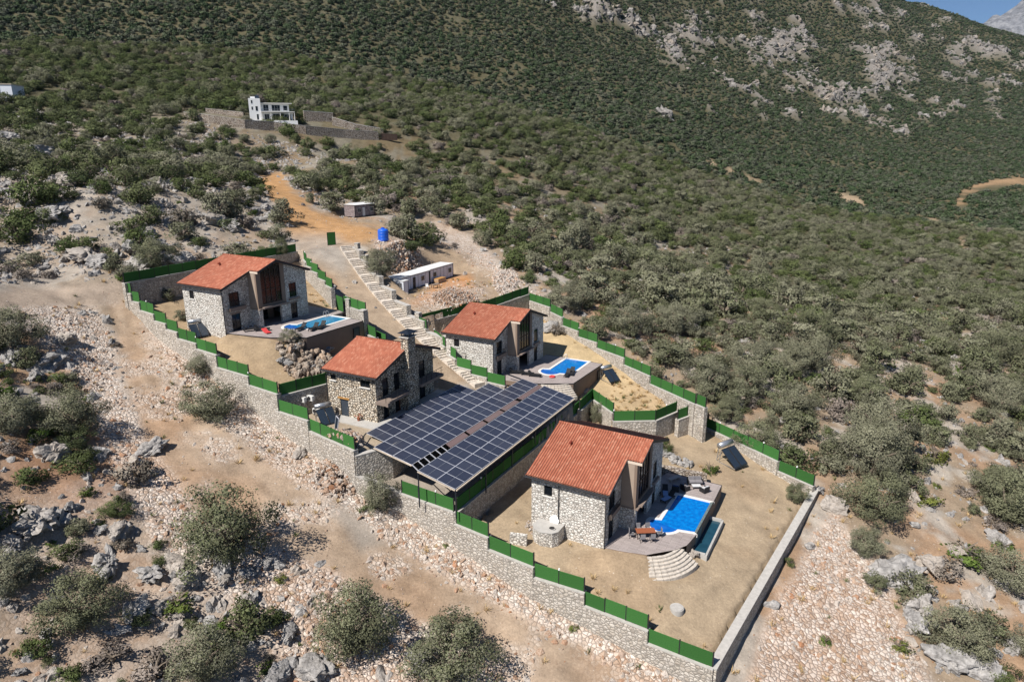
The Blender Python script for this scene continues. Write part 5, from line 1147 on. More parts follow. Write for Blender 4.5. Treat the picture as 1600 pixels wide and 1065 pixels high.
# site cabins
def cabin(label, p, rz, L, W, Hh, wins, doors, roof='panel_roof', body='panel_white', group=None, name='site_cabin', gable=False, ribs=True):
    r = empty(name, p, rz, label, 'cabin', group); m = MB(); m.box(0,L,0,W,.12,Hh); m.build('body', M[body], r)
    m = MB()
    if gable: m.add([(-.15,-.15,Hh),(L+.15,-.15,Hh),(L+.15,W+.15,Hh),(-.15,W+.15,Hh),(-.15,W/2,Hh+.38),(L+.15,W/2,Hh+.38)], [(0,1,5,4),(2,3,4,5),(0,4,3),(1,2,5),(0,3,2,1)])
    else: m.box(-.06,L+.06,-.1,W+.1,Hh,Hh+.14); 
    m.build('roof', M[roof], r)
    m = MB()
    for x in (0, L): 
        for y in (0, W): m.box(x-.06,x+.06,y-.06,y+.06,0,Hh)
    m.box(0,L,-.05,.0-.004,.0,.14); m.box(0,L,W+.004,W+.05,.0,.14); m.box(0,L,-.05,-.004,Hh-.1,Hh); m.build('corner_frame', M['steel_dark'] if body == 'panel_white' else M['frame_dark'], r)
    for a, b in doors: d = MB(); d.box(a,b,-.06,-.01,.14,2.1); dd = d.build('door', M['frame_dark'] if body == 'panel_white' else M['frame_white'], r); d = MB(); d.box(a+.1,a+.16,-.1,-.06,1.05,1.12); d.build('handle', M['steel'], dd)
    for a, b in wins:
        f = MB(); f.box(a,b,-.06,-.008,1.0,2.0); w_ = f.build('window', M['frame_white'], r)
        for s in range(2): g = MB(); x = a+.08+s*(b-a-.04)/2; g.box(x, x+(b-a-.2)/2, -.075, -.061, 1.08, 1.92); g.build('pane', M['glass'], w_)
    if ribs:
        g = MB(); k = np.arange(1.2, L-.2, 1.2)
        for x in k: g.box(x-.015,x+.015,-.025,-.004,.14,Hh-.1)
        if len(k): g.build('panel_joint', M['steel_dark'], r)
    return r
ca_ = atz(624, 456, -24.7); a2 = atz(672, 442, -24.7); rzc = R(63)
CZ = -24.75
p0 = (_c0[0], _c0[1], CZ); ux = Vector((math.cos(rzc), math.sin(rzc), 0)); wx = Vector((-math.sin(rzc), math.cos(rzc), 0))
cabin('nearer white site cabin with a door and two windows', p0, rzc, 9.6, 2.9, 2.5, [(.9, 2.0), (6.9, 8.0)], [(4.3, 5.1)], group='white site cabins in the yard')
q = Vector(p0)+ux*9.9; cabin('farther white site cabin with two windows', tuple(q), rzc, 8.2, 2.9, 2.6, [(1.0, 2.1), (6.4, 7.5)], [], group='white site cabins in the yard')
q = Vector(p0)-wx*1.7-ux*.9; r = empty('utility_shed', q, rzc, 'small pale utility shed at the near end of the site cabins', 'shed'); m = MB(); m.box(0,1.4,0,1.6,0,2.4); m.build('body', M['panel_white'], r); m = MB(); m.box(-.08,1.48,-.08,1.68,2.4,2.5); m.build('roof', M['panel_roof'], r); m = MB(); m.box(-.03,-.005,.3,1.3,.1,2.1); m.build('door', M['steel'], r)
m = MB()
for x in (.03, 1.37): m.box(x-.04, x+.04, -.04, .0, 0, 2.4)
m.build('corner_frame', M['steel_dark'], r)
pc = (_c1[0]-.5, _c1[1]-1.5, -15.3); cabin('mottled brown cabin with a grey roof beside the orange road', pc, R(58), 6.4, 3.4, 2.75, [(.9, 1.8), (4.9, 5.8)], [(2.4, 3.2)], roof='panel_roof', body='brick_purple', gable=True, ribs=False, name='prefab_cabin')
# plank stack and table in the yard
q = onp(688, 440); r = empty('plank_stack', q, R(62), 'stack of tan boards in front of the site cabins', 'board stack')
for k in range(6): m = MB(); m.box(-1.3+random.uniform(-.05,.05),1.3,-.55,.55,.1+k*.13,.1+k*.13+.1); m.build('board', M['wood_orange'] if k % 2 else M['beige_beam'], r)
q = onp(681, 449); r = empty('yard_table', q, R(40), 'cluttered low table on the orange patch before the cabins', 'table'); m = MB(); m.box(-.7,.7,-.4,.4,.68,.74); m.build('top', M['slab_brown'], r)
for x in (-.6,.6):
    for y in (-.32,.32): m = MB(); m.box(x-.04,x+.04,y-.04,y+.04,0,.68); m.build('leg', M['dark_wood'], r)
q = onp(668, 450); r = empty('plastic_chair', q, R(20), 'white plastic chair beside the low table in the yard', 'chair'); m = MB(); m.box(-.25,.25,-.25,.25,.4,.45); m.build('seat', M['white_paint'], r); m = MB(); m.box(-.25,.25,.22,.26,.45,.9); m.build('backrest', M['white_paint'], r)
for x in (-.22,.22):
    for y in (-.22,.22): m = MB(); m.box(x-.02,x+.02,y-.02,y+.02,0,.4); m.build('leg', M['white_paint'], r)
# white villa up the slope
p = onground(400, 193); wh = empty('white_villa', (p[0]-2.5, p[1]+3, p[2]+1.6), R(20), 'white flat roofed villa high on the slope above the orange road', 'house')
W = 'white_paint'
wh.scale = (.86,)*3
def wbox(name, mat, *b): m = MB(); m.box(*b); return m.build(name, M[mat], wh)
wbox('tower', W, 0, 4.4, 0, 8, -1.5, 8.3); wbox('roof_parapet', W, .8, 2.6, 1, 3, 8.3, 9.0)
wbox('ground_floor', W, 4.4, 16.5, 1.8, 8, -1.5, 3.2); wbox('upper_floor', W, 4.4, 15.2, 1.8, 8, 3.45, 6.5)
wbox('terrace_slab', 'coping', 4.4, 17.2, -.8, 8.1, 3.2, 3.45); wbox('roof_slab', 'coping', 4.4, 16.4, .6, 8.2, 6.5, 6.75); wbox('plinth', W, 3, 18, -2.2, -.2, -4, -.2)
wbox('plinth_deck', 'coping', 3, 18, -2.2, 1.8, -.2, 0)
m = MB(); m.add([(2.7,.6,8.35),(4.2,.6,8.35),(4.2,2.4,9.6),(2.7,2.4,9.6)],[(0,1,2,3)]); m.build('roof_collector', M['tube_collector'], wh)
for x0, x1, z0, z1, y in ((5.4,7.4,3.7,6.0,1.8),(8.6,11.8,3.7,6.0,1.8),(13,14.6,3.9,5.8,1.8),(5.6,7.4,.2,2.5,1.8),(8.8,12.2,.2,2.6,1.8),(13.2,15.6,.2,2.5,1.8),(.9,1.5,6.4,7.6,0),(.9,1.5,4,5.2,0),(2.4,3.3,3.6,5.4,0),(2.6,3.4,.2,2.4,0),(4.6,5.2,-3.2,-1.4,-2.2)):
    f = MB(); f.box(x0,x1,y-.06,y-.005,z0,z1); w_ = f.build('window', M['frame_white'], wh); nn = max(1, round((x1-x0)/1.1))
    for i in range(nn): g = MB(); a = x0+.08+(x1-x0-.08)*i/nn; g.box(a, a+(x1-x0-.08)/nn-.08, y-.09, y-.061, z0+.08, z1-.08); g.build('pane', M['glass'], w_)
m = MB()
for x in (4.6, 8, 11.6, 15, 17): m.box(x-.13,x+.13,-.7,-.45,0,3.2)
m.build('columns', M['coping'], wh)
m = MB(); m.box(4.4,17.2,-.78,-.74,4.35,4.4)
for k in range(22): m.box(4.4+k*.6,4.45+k*.6,-.78,-.74,3.45,4.35)
m.build('balcony_rail', M['steel'], wh)
def hillwall(label, pts, h=2.2, mat='stone_old', **k):
    segs = []
    for (u0, v0, Y0), (u1, v1, Y1) in zip(pts, pts[1:]):
        a = onground(u0, v0); b = onground(u1, v1); a[2] += Y0; b[2] += Y1; segs.append((tuple(a), tuple(b)))
    return wall(label, segs, th=.7, mat=mat, over=.2, sink=1.5, **k)
hillwall('long old stone wall below the white villa', [(292,183,2.2),(330,190,2.6),(385,198,2.6),(430,202,2.8),(480,208,2.8),(540,214,2.8),(592,217,2.8)])
hillwall('pale stepped stone wall running right of the white villa', [(478,188,3.6),(522,191,3.2)], capmat='coping')
hillwall('lower part of the pale stepped wall right of the white villa', [(522,194,2.9),(556,203,2.4),(600,211,2.2)], capmat='coping')
hillwall('short stone wall left of the white villa', [(325,173,1.5),(382,180,1.5)])
m = MB(); L_w = 10.0; pp = onground(598, 217); r = empty('metal_hoarding', (pp[0], pp[1], pp[2]-.2), R(8), 'dark red brown metal fence at the end of the long hill wall', 'fence')
for k in range(5): m = MB(); m.box(k*1.15, k*1.15+1.12, 0, .06, 0, 2.3); m.build('sheet', M['dark_wood'], r)
m = MB(); m.box(0,5.8,.06,.12,.4,.5); m.box(0,5.8,.06,.12,1.8,1.9); m.build('rail', M['frame_dark'], r)
pp = onground(-4, 152); r = empty('pale_block', (pp[0], pp[1], pp[2]+.3), R(10), 'pale blue grey building cut off by the left edge', 'building'); m = MB(); m.box(-8,5.2,0,8,-2,4.4); m.build('wall', M['panel_white'], r); m = MB(); m.box(-8.2,5.4,-.2,8.2,4.4,4.65); m.build('roof', M['beige_beam'], r)
m = MB(); m.box(1.6,1.75,-.06,-.01,0,4.3); m.build('downpipe', M['steel'], r)
for p_, z_ in ((H(1, 16.2, -9.0), 0),):
    pass
# lamp posts and small posts
for u, v, l in ((575, 545, 'lamp post by the pillar below the first pool'),):
    pass
# low walls beside the pool decks
wall('broken stub of stone wall in front of the cistern', [(H(4, -2.4, 7.4, .9), H(4, -2.9, 9.0, .9))], th=.5, cap=False, mat='stone_white')
wall('low stone wall holding the boulders behind the big pool terrace', [(H(4, 18.6, 1.2, .9), H(4, 20.4, -4.6, .2))], th=.5, cap=False, mat='stone_old')
# ------------------------------------------------------------ vegetation
def leafcloud(name, mat, R_=1.0, nclump=30, per=60, leaf=.13, flat=.75, seed=0, spread=.34, holes=.25, base=.35):
    g = np.random.default_rng(seed); C = []
    while len(C) < nclump:
        p = g.normal(size=3); p /= np.linalg.norm(p); q = g.uniform(.35, 1)**.6*(1-spread*.55)
        p = p*q; 
        if p[2] < -.6: continue
        w_ = 1+.34*math.sin(3*math.atan2(p[1], p[0])+seed)+g.uniform(-.12, .12); p[:2] *= w_
        C.append((p[0]*R_, p[1]*R_, (p[2]*flat+base+.25)*R_, g.uniform(.65, 1.15)*spread*R_, g.uniform(0, 1)))
    Cn = np.array(C); n = nclump*per; idx = np.repeat(np.arange(nclump), per)
    d = g.normal(size=(n, 3)); d /= np.linalg.norm(d, axis=1)[:, None]; rr = g.uniform(.55, 1.05, n)
    ctr = Cn[idx, :3]+d*(Cn[idx, 3]*rr)[:, None]*np.array([1, 1, .85])
    nr = d+g.normal(size=(n, 3))*.55; nr /= np.linalg.norm(nr, axis=1)[:, None]
    t = np.cross(nr, g.normal(size=(n, 3))); t /= np.linalg.norm(t, axis=1)[:, None]; b = np.cross(nr, t)
    s = leaf*R_*g.uniform(.6, 1.3, n)[:, None]; t = t*s; b = b*s*.62
    V = np.stack([ctr-t, ctr-b*.9, ctr+t, ctr+b*.9], 1).reshape(-1, 3); F = np.arange(4*n).reshape(-1, 4)
    me = mesh_np(name, V, F, mat); a = me.attributes.new('tint', 'FLOAT', 'POINT'); a.data.foreach_set('value', np.repeat(Cn[idx, 4], 4).astype(np.float32)); return me
def trunkmesh(name, R_=1.0, seed=0, h=.75, thin=.05, n=6):
    g = random.Random(seed); m = MB(); c = Vector((0, 0, -.25*R_)); top = Vector((g.uniform(-.1, .1), g.uniform(-.1, .1), .35))*R_
    m.tube(c, top, .11*R_*thin/.05, .08*R_*thin/.05, 7)
    for k in range(n):
        a = 2*math.pi*k/n+g.uniform(-.3, .3); e = top+Vector((math.cos(a)*.55, math.sin(a)*.55, h*g.uniform(.5, .9)))*R_; mid = top.lerp(e, .5)+Vector((0, 0, .08*R_))
        m.tube(top, mid, .055*R_, .035*R_, 5, cap=False); m.tube(mid, e, .035*R_, .012*R_, 5, cap=False)
    return m.mesh(name, M['bark'])
KIND = {}
def mk(kind, mat, name, n, nclump, per, leaf, flat, spread, base=.35):
    KIND[kind] = ([leafcloud('crown', M[mat], 1, nclump, per, leaf, flat, 100*len(KIND)+i, spread, base=base) for i in range(n)], [trunkmesh('trunk', 1, i+len(KIND)*7) for i in range(min(n, 3))], name)
mk('olive_big', 'olive', 'olive_tree', 3, 64, 190, .027, .92, .27, .5)
mk('maquis_big', 'maquis', 'evergreen_bush', 2, 44, 130, .036, .8, .3, .3)
mk('olive', 'olive', 'olive_tree', 5, 32, 64, .06, .9, .33, .42)
mk('maquis', 'maquis', 'evergreen_bush', 4, 28, 56, .066, .8, .35, .3)
mk('dry', 'drybush', 'dry_bush', 3, 24, 50, .07, .7, .33, .2)
mk('bright', 'bright', 'green_bush', 2, 16, 40, .085, .5, .34, .05)
mk('sapling', 'olive', 'young_tree', 2, 12, 60, .08, 1.2, .34, .9)
def plant(kind, x, y, rad, label, group=None, z=None, hs=1.0, cat=None, tilt=0):
    cr, tr, nm = KIND[kind]; zz = gz(x, y) if z is None else z
    r = empty(nm, (x, y, zz-.05), random.uniform(0, 6.28), label, cat or ('tree' if 'tree' in nm else 'bush'), group); s = rad
    place('crown', random.choice(cr), r, scale=(s, s, s*hs)); place('trunk', random.choice(tr), r, scale=(s, s, s*hs)); return r
EXPL = [ # base u, base v, crown width px, kind, label, height factor
 (350,868,172,'olive_big','largest olive tree, wide two lobed crown over grey rocks beside the dirt track',.95),
 (130,968,140,'olive_big','round dense olive tree left of the deep rock gully near the lower left',.9),
 (12,925,120,'olive_big','olive tree cut by the left edge below the rocky ledge',.9),
 (112,668,112,'olive_big','wide grey olive tree on the left bank of the dirt track',.85),
 (18,668,108,'olive_big','olive tree at the left edge behind the bank of rubble',.85),
 (65,680,62,'bright','bright green bush between the two olives on the left bank',.9),
 (115,692,80,'maquis_big','dark green bush under the wide grey olive on the left bank',.6),
 (322,1062,135,'olive_big','olive tree at the bottom edge below the rock gully',1),
 (240,1050,95,'dry','brown dry shrub left of the bottom olive tree',.7),
 (170,1030,85,'dry','brown twiggy shrub on the rocks near the bottom left',.6),
 (555,1012,150,'olive_big','tall loose olive tree on the rubble in the bottom middle',1.15),
 (705,1052,165,'olive_big','spreading olive tree with two thin shoots at the bottom, left of the long wall',.8),
 (690,1000,48,'sapling','thin upright shoot rising from behind the bottom spreading olive',1.1),
 (728,990,32,'sapling','slender leaning shoot right of the bottom spreading olive',1.3),
 (592,792,68,'olive_big','olive tree growing against the wall at the open end of the carport',1.25),
 (578,795,34,'maquis','small dark bush at the foot of the carport olive tree',.8),
 (314,580,56,'olive_big','round olive bush outside the long wall below the first villa',.85),
 (441,536,38,'olive_big','olive bush between the first pool and the curved steps',.95),
 (263,465,30,'olive','olive bush inside the corner behind the uppermost villa',1),
 (284,497,27,'olive','small olive bush beside the uppermost villa water heater',1),
 (304,500,18,'dry','thin bare bush against the side wall of the uppermost villa',1.6),
 (440,408,36,'olive_big','grey olive tree beside the wall right behind the uppermost villa roof',1.1),
 (595,430,66,'olive_big','big olive tree between the stairway and the site cabins',.95),
 (932,660,34,'olive_big','young olive tree on the wall corner behind the lowest villa',1.4),
 (1036,708,34,'maquis_big','leafy bush at the back corner of the lowest villa',1.2),
 (1108,738,32,'bright','small olive green bush next to the dark solar water heater',1.1),
 (1242,786,44,'olive_big','olive tree inside the garden at the top of the long bare wall',1),
 (870,523,30,'dry','dead grey tree with bare branches behind the middle villa',1.2),
 (1231,882,20,'maquis','small green bush growing from the outer face of the long bare wall',1.2),
 (1288,1003,30,'bright','lone bright bush in the middle of the pale rubble slope',.9),
 (1365,918,52,'olive','loose olive bush against the big rounded boulder',.7),
 (1402,1015,48,'bright','bright green bush at the lower right of the rubble slope',.6),
 (1362,808,122,'olive_big','broad olive tree outside the corner of the long bare wall',.85),
 (1352,868,66,'olive_big','darker olive tree directly below the broad one by the rubble slope',1),
 (1492,1020,128,'olive_big','large olive tree among white rocks at the lower right',.85),
 (1560,1068,70,'maquis_big','dark bush on the bottom edge at the far right',.7),
 (1572,915,120,'olive_big','dense grey olive tree near the right edge, above the green strip of brush',.7),
 (1470,895,75,'dry','grey brown leafless shrub above the large lower right olive',.6),
 (1185,705,84,'olive_big','olive tree close outside the fence of the lowest villa garden',.85),
 (1133,660,62,'olive_big','olive bush outside the fence corner above the curved wall',.9),
 (1195,500,60,'olive_big','bushy olive on the scrub slope in line with the blue pool of the middle villa',.8),
 (1505,870,95,'bright','low green bush with pale rocks around it near the right edge',.45),
 (895,985,26,'bright','small green weed bush below the long stepped wall',.6),
 (695,852,16,'bright','tiny dark green bush on the rubble above the lower track',.7),
 (435,905,34,'bright','low bright green bush beside the white boulder below the big olive',.6),
 (275,945,80,'bright','bright green bush in the rock gully',.55),
 (220,975,50,'maquis','dark green bush beside the gully left of the bright one',.8),
 (180,800,60,'maquis_big','dark bush on the pale scree above the gully',.7),
 (560,212,16,'maquis','round dark tree standing in front of the long hill wall',1.5),
 (465,222,22,'maquis','dark tree below the middle of the long hill wall',1.2),
 (640,388,48,'maquis_big','dark bush spreading right of the blue water tank',.6),
]
used = []
for i, (u, v, wpx, k, l, hs) in enumerate(EXPL):
    p = onground(u, v)
    if (u, v) == (441, 536): q_ = H(1, 2.5, -8.9); p = np.array([q_[0], q_[1], gz(*q_)])
    d = p[1]*c_-p[2]*s_; rad = wpx*d/FPX/2/1.12
    plant(k, p[0], p[1], rad, l, hs=hs); used.append((p[0], p[1], rad))
UA = np.array(used)
# ---- scattered scrub over the hillsides
def bilin(x, y):
    i = np.clip(np.searchsorted(gy, y)-1, 0, len(gy)-2); j = np.clip(np.searchsorted(gx, x)-1, 0, len(gx)-2); a = np.clip((x-gx[j])/(gx[j+1]-gx[j]), 0, 1); b = np.clip((y-gy[i])/(gy[i+1]-gy[i]), 0, 1)
    return (GZ[i, j]*(1-a)+GZ[i, j+1]*a)*(1-b)+(GZ[i+1, j]*(1-a)+GZ[i+1, j+1]*a)*b
def lookup(arr, x, y):
    i = np.clip(np.searchsorted(gy, y), 0, len(gy)-1); j = np.clip(np.searchsorted(gx, x), 0, len(gx)-1); return arr[i, j]
BARE = [TRACK, RUB_R, RUB_SE, ORROAD, YARD, [(-60,448),(200,432),(210,480),(-60,488)], [(450,360),(600,345),(700,440),(830,462),(850,520),(720,620),(470,400)], [(375,180),(470,185),(470,200),(375,195)], [(740,900),(1110,1060),(1120,1150),(820,1150),(700,1010)]]
BARE2 = [[(1490,328),(1500,302),(1550,286),(1700,272),(1700,292),(1560,298),(1515,310),(1512,330)]]+CLR
def scrub(sp, dmin, dmax, xr):
    xs = np.arange(xr[0], xr[1], sp); ys = np.arange(30, 2050, sp); X, Y = np.meshgrid(xs, ys); X = X.ravel(); Y = Y.ravel()
    d = np.hypot(X, Y); k = (d >= dmin) & (d < dmax); X, Y = X[k], Y[k]; X = X+RNG.uniform(-.48, .48, len(X))*sp; Y = Y+RNG.uniform(-.48, .48, len(Y))*sp
    if dmax < 500: Z, zn = ground(X, Y)
    else: Z = bilin(X, Y); zn = np.zeros(len(X), int)
    U_, V_ = proj(X, Y, Z); k = (U_ > -90) & (U_ < 1700) & (V_ > -40) & (V_ < 1150) & (Y > 20) & (zn == 0)
    X, Y, Z, U_, V_ = X[k], Y[k], Z[k], U_[k], V_[k]; dd = np.hypot(X, Y)
    P = np.full(len(X), .9)
    P = np.where((U_ < 460) & (V_ > 185) & (V_ < 460), .62, P); P = np.where((U_ < 420) & (V_ > 150) & (V_ < 340), .88, P)
    P = np.where((U_ < 720) & (V_ > 460), .30, P); P = np.where((U_ < 200) & (V_ > 520), .65, P); P = np.where((U_ < 480) & (V_ > 850), .65, P); P = np.where((U_ > 850) & (V_ > 400), .97, P); P = np.where((U_ > 1250) & (V_ > 560), .85, P)
    P = np.where((U_ > 1330) & (V_ > 830), .5, P)
    P = P*np.clip(1.25+fbm(X/26, Y/26, 71, 3)*1.4, np.where((U_ > 850) & (V_ > 380), .72, .15), 1.1)
    for b in BARE: P = np.where(inpoly(U_, V_, b), 0.0, P)
    P = np.where(inpoly(U_, V_, [(375,178),(480,183),(610,202),(640,214),(640,232),(520,226),(400,214),(285,198),(285,172)]), .2, P)
    P = np.where(inpoly(U_, V_, [(400,196),(620,212),(650,240),(560,262),(470,272),(420,250)]), P*.45, P)
    for b in (RUB_L, RUB_NE, RUB_B): P = np.where(inpoly(U_, V_, b), .05, P)
    for b in BARE2: P = np.where(inpoly(U_, V_, b) & (dd > 180), 0, P)
    P = P*(1-.93*lookup(oc, X, Y)*(dd > 300))
    P = np.where((dd > 300), np.maximum(P, P**.5*.95), P)
    k = RNG.uniform(0, 1, len(X)) < P; X, Y, Z, U_, V_ = X[k], Y[k], Z[k], U_[k], V_[k]
    kk = np.ones(len(X), bool)
    for x, y, r_ in used: kk &= np.hypot(X-x, Y-y) > r_*1.0+1.0
    for poly, f, kz in PLOTS: kk &= (polydist(X, Y, poly) > 2.0) | (np.hypot(X, Y) > 200)
    dx, dy = DR1[0]-DR0[0], DR1[1]-DR0[1]; t = ((X-DR0[0])*dx+(Y-DR0[1])*dy)/(dx*dx+dy*dy); pd = ((X-DR0[0])*(-dy)+(Y-DR0[1])*dx)/math.hypot(dx, dy)
    kk &= ~((t > -.15) & (t < 1.3) & (pd > -11.5) & (pd < 5))
    return X[kk], Y[kk], Z[kk], U_[kk], V_[kk]
def radii(n, lo, hi): return lo+(hi-lo)*RNG.uniform(0, 1, n)**1.6
S1 = scrub(4.7, 0, 175, (-160, 190))
S1b = scrub(3.2, 0, 175, (-60, 190)); _k = (S1b[3] > 800) & (S1b[4] > 360) & (RNG.uniform(0, 1, len(S1b[0])) < .5)
n1_ = len(S1[0]); S1 = tuple(np.concatenate([a, b[_k]]) for a, b in zip(S1, S1b))
x, y, z, u, v = S1; n = len(x); rad = np.where(np.arange(n) < n1_, radii(n, 1.5, 4.0), radii(n, .8, 2.1)); d = y*c_-z*s_; size = rad/d
tn = fbm(x/18, y/18, 81, 3); rnd = RNG.uniform(0, 1, n)
kind = np.where(rnd < .52, 'olive', np.where(rnd < .80, 'maquis', np.where(rnd < .92, 'dry', 'bright')))
kind = np.where((u > 850) & (kind == 'maquis') & (rnd < .70), 'olive', kind)
kind = np.where((u < 460) & (v < 460) & (kind == 'olive') & (rnd > .3), 'maquis', kind)
rad = np.where(kind == 'olive', rad*1.15, np.where(kind == 'bright', rad*.6, np.where(kind == 'dry', rad*.75, rad)))
vis = (u > -30) & (u < 1630) & (v > -10) & (v < 1120)
order = {k: [i for i in np.argsort(-size) if kind[i] == k and vis[i]][:(290 if k in ('olive', 'maquis') else 120)] for k in ('olive', 'maquis', 'dry', 'bright')}
LM = [('the bushy hillside olive',1195,470),('the outcrop behind the fences',1195,610),('the second row boulder',245,385),('the half hidden outcrop',76,335),('the boulder above the villa',338,345),('the lower left slope boulder',95,285),('the pale hillside gap',1250,540),('the orange road',490,325),('the white villa',420,160),('the long old hill wall',500,200),('the brown cabin',556,327),('the bend of the orange road',430,275),('the blue water tank',600,365),('the entrance gate',515,372),('the white site cabins',660,425),('the uppermost villa',350,440),("the dark wall's left corner",200,435),('the flat track at the left edge',60,465),("the left rubble bank top",150,520),("the wide left bank olive",112,615),('the largest olive tree',345,805),('the broad furrowed boulder',165,880),("the gully's bottom olive",322,1010),('the tall loose olive at the bottom',555,950),('the olive with two thin shoots',700,1000),('the middle villa',765,520),('the pool of the middle villa',880,575),("the middle villa's back fence",960,550),("the straw garden corner",1100,640),('the lowest villa garden fence',1170,690),("the long bare wall's top",1272,765),("the broad olive beyond the wall",1355,780),('the big rounded boulder',1400,905),('the large lower right olive',1490,960),("the dense right edge olive",1560,900),("the low right edge bush",1505,860),('the far orange road',1510,315),("the pale far clearings",1115,258),('the two smooth pale boulders',1435,780),('the pale rubble slope',1240,960),('the uppermost villa roof',345,415),('the orange road top',440,268),('the dark wall top',300,400),('the left edge outcrop',20,215),('the high left boulder',60,245),('the left slope jagged outcrop',130,400),('the pale pool water heater',946,575),('the round hill wall tree',560,205),("the left edge building",10,145),('the metal hoarding',605,210),("the cabins yard's pale bank",790,435)]
RANK = ['', 'second ', 'third ', 'fourth ', 'fifth ', 'sixth ', 'seventh ', 'eighth ', 'ninth ', 'tenth ', 'eleventh ', 'twelfth ', 'thirteenth ', 'fourteenth ', 'fifteenth ', 'sixteenth ', 'seventeenth ', 'eighteenth ', 'nineteenth ', 'twentieth ']
def landlabels(us, vs, what):
    # words that lead from a landmark to each thing: side, then how near
    D_ = {}; out = [None]*len(us)
    for i, (a, b) in enumerate(zip(us, vs)):
        j = min(range(len(LM)), key=lambda k: math.hypot(a-LM[k][1], (b-LM[k][2])*1.4)); dx, dy = a-LM[j][1], b-LM[j][2]
        s_ = ('right' if dx > 0 else 'left') if abs(dx) > 2.2*abs(dy) else (('below' if dy > 0 else 'above') if abs(dy) > 1.6*abs(dx) else ('lower ' if dy > 0 else 'upper ')+('right' if dx > 0 else 'left'))
        D_.setdefault((j, s_, what[i]), []).append((math.hypot(dx, dy), i))
    for (j, s_, w_), l_ in D_.items():
        for k, (q_, i) in enumerate(sorted(l_)):
            side = {'right': 'right of', 'left': 'left of', 'above': 'above', 'below': 'below'}.get(s_, s_+' of')
            out[i] = ('%s%s %s %s' % ((RANK[k]+'nearest ') if len(l_) > 1 else 'only ', w_, side, LM[j][0])) if k < len(RANK) else ('one of the farther %ss %s %s' % (w_, side, LM[j][0])).replace('bushs', 'bushes')
    return out
def zone_of(u, v):
    if u < 470 and v < 470: return 'on the boulder slope above the uppermost villa'
    if u < 760 and v > 470: return 'on the rocky bank left of the dirt track' if u < 420 else 'on the rubble below the dirt track'
    if v < 330: return 'on the slope above the orange road'
    if u > 1150 and v > 700: return 'among pale rocks at the lower right'
    if u > 1150: return 'on the open hillside to the right of the villas'
    return 'on the hillside just behind the villa fences'
AD = {'olive': 'grey green olive tree', 'maquis': 'dark evergreen bush', 'dry': 'grey brown leafless bush', 'bright': 'low fresh green bush'}
GP = {'olive': 'olive trees', 'maquis': 'evergreen bushes', 'dry': 'dry bushes', 'bright': 'green bushes'}
taken = np.zeros(n, bool)
AD2 = {'olive': 'grey green olive', 'maquis': 'dark evergreen bush', 'dry': 'leafless grey bush', 'bright': 'bright green bush'}
for k, ids in order.items():
    labs = landlabels([u[i] for i in ids], [v[i]-rad[i]*FPX/d[i]*.7 for i in ids], [AD2[k]]*len(ids))
    for i, lab_ in zip(ids, labs):
        zo = zone_of(u[i], v[i]); sz = 'small' if rad[i] < 1.9 else ('wide' if rad[i] > 2.9 else 'medium sized')
        pk = k
        if k == 'olive' and size[i] > .030: pk = 'olive_big'
        r = plant(pk, x[i], y[i], rad[i], lab_, '%s %s' % (GP[k], zo), z=z[i]-.1, hs=random.uniform(.75, 1.05)); taken[i] = True
_n = 900; lx_ = RNG.uniform(-75, 5, _n); ly_ = RNG.uniform(36, 110, _n); lz_, lzn = ground(lx_, ly_); lu, lv = proj(lx_, ly_, lz_)
_k = (lzn == 0) & (((lu < 210) & (lv > 500)) | ((lu < 470) & (lv > 840)) | ((lu > 1300) & (lv > 830))) & (lu > -40) & (lv < 1110)
for b in (TRACK, RUB_L): _k &= ~inpoly(lu, lv, b) | (RNG.uniform(0, 1, _n) < .06)
for a_, b_, r_ in used: _k &= np.hypot(lx_-a_, ly_-b_) > r_*.9
_id = np.flatnonzero(_k)[:85]; _kd = [random.choice(('maquis', 'maquis', 'dry', 'bright', 'olive')) for _ in _id]
_lb = landlabels(lu[_id], lv[_id], ['low '+AD2[k_].replace('low ', '') for k_ in _kd])
for q_, (i, k_, l_) in enumerate(zip(_id, _kd, _lb)): plant(k_, lx_[i], ly_[i], random.uniform(.5, 1.35), l_, 'low bushes between the rocks near the left edge', z=lz_[i]-.05, hs=.8)
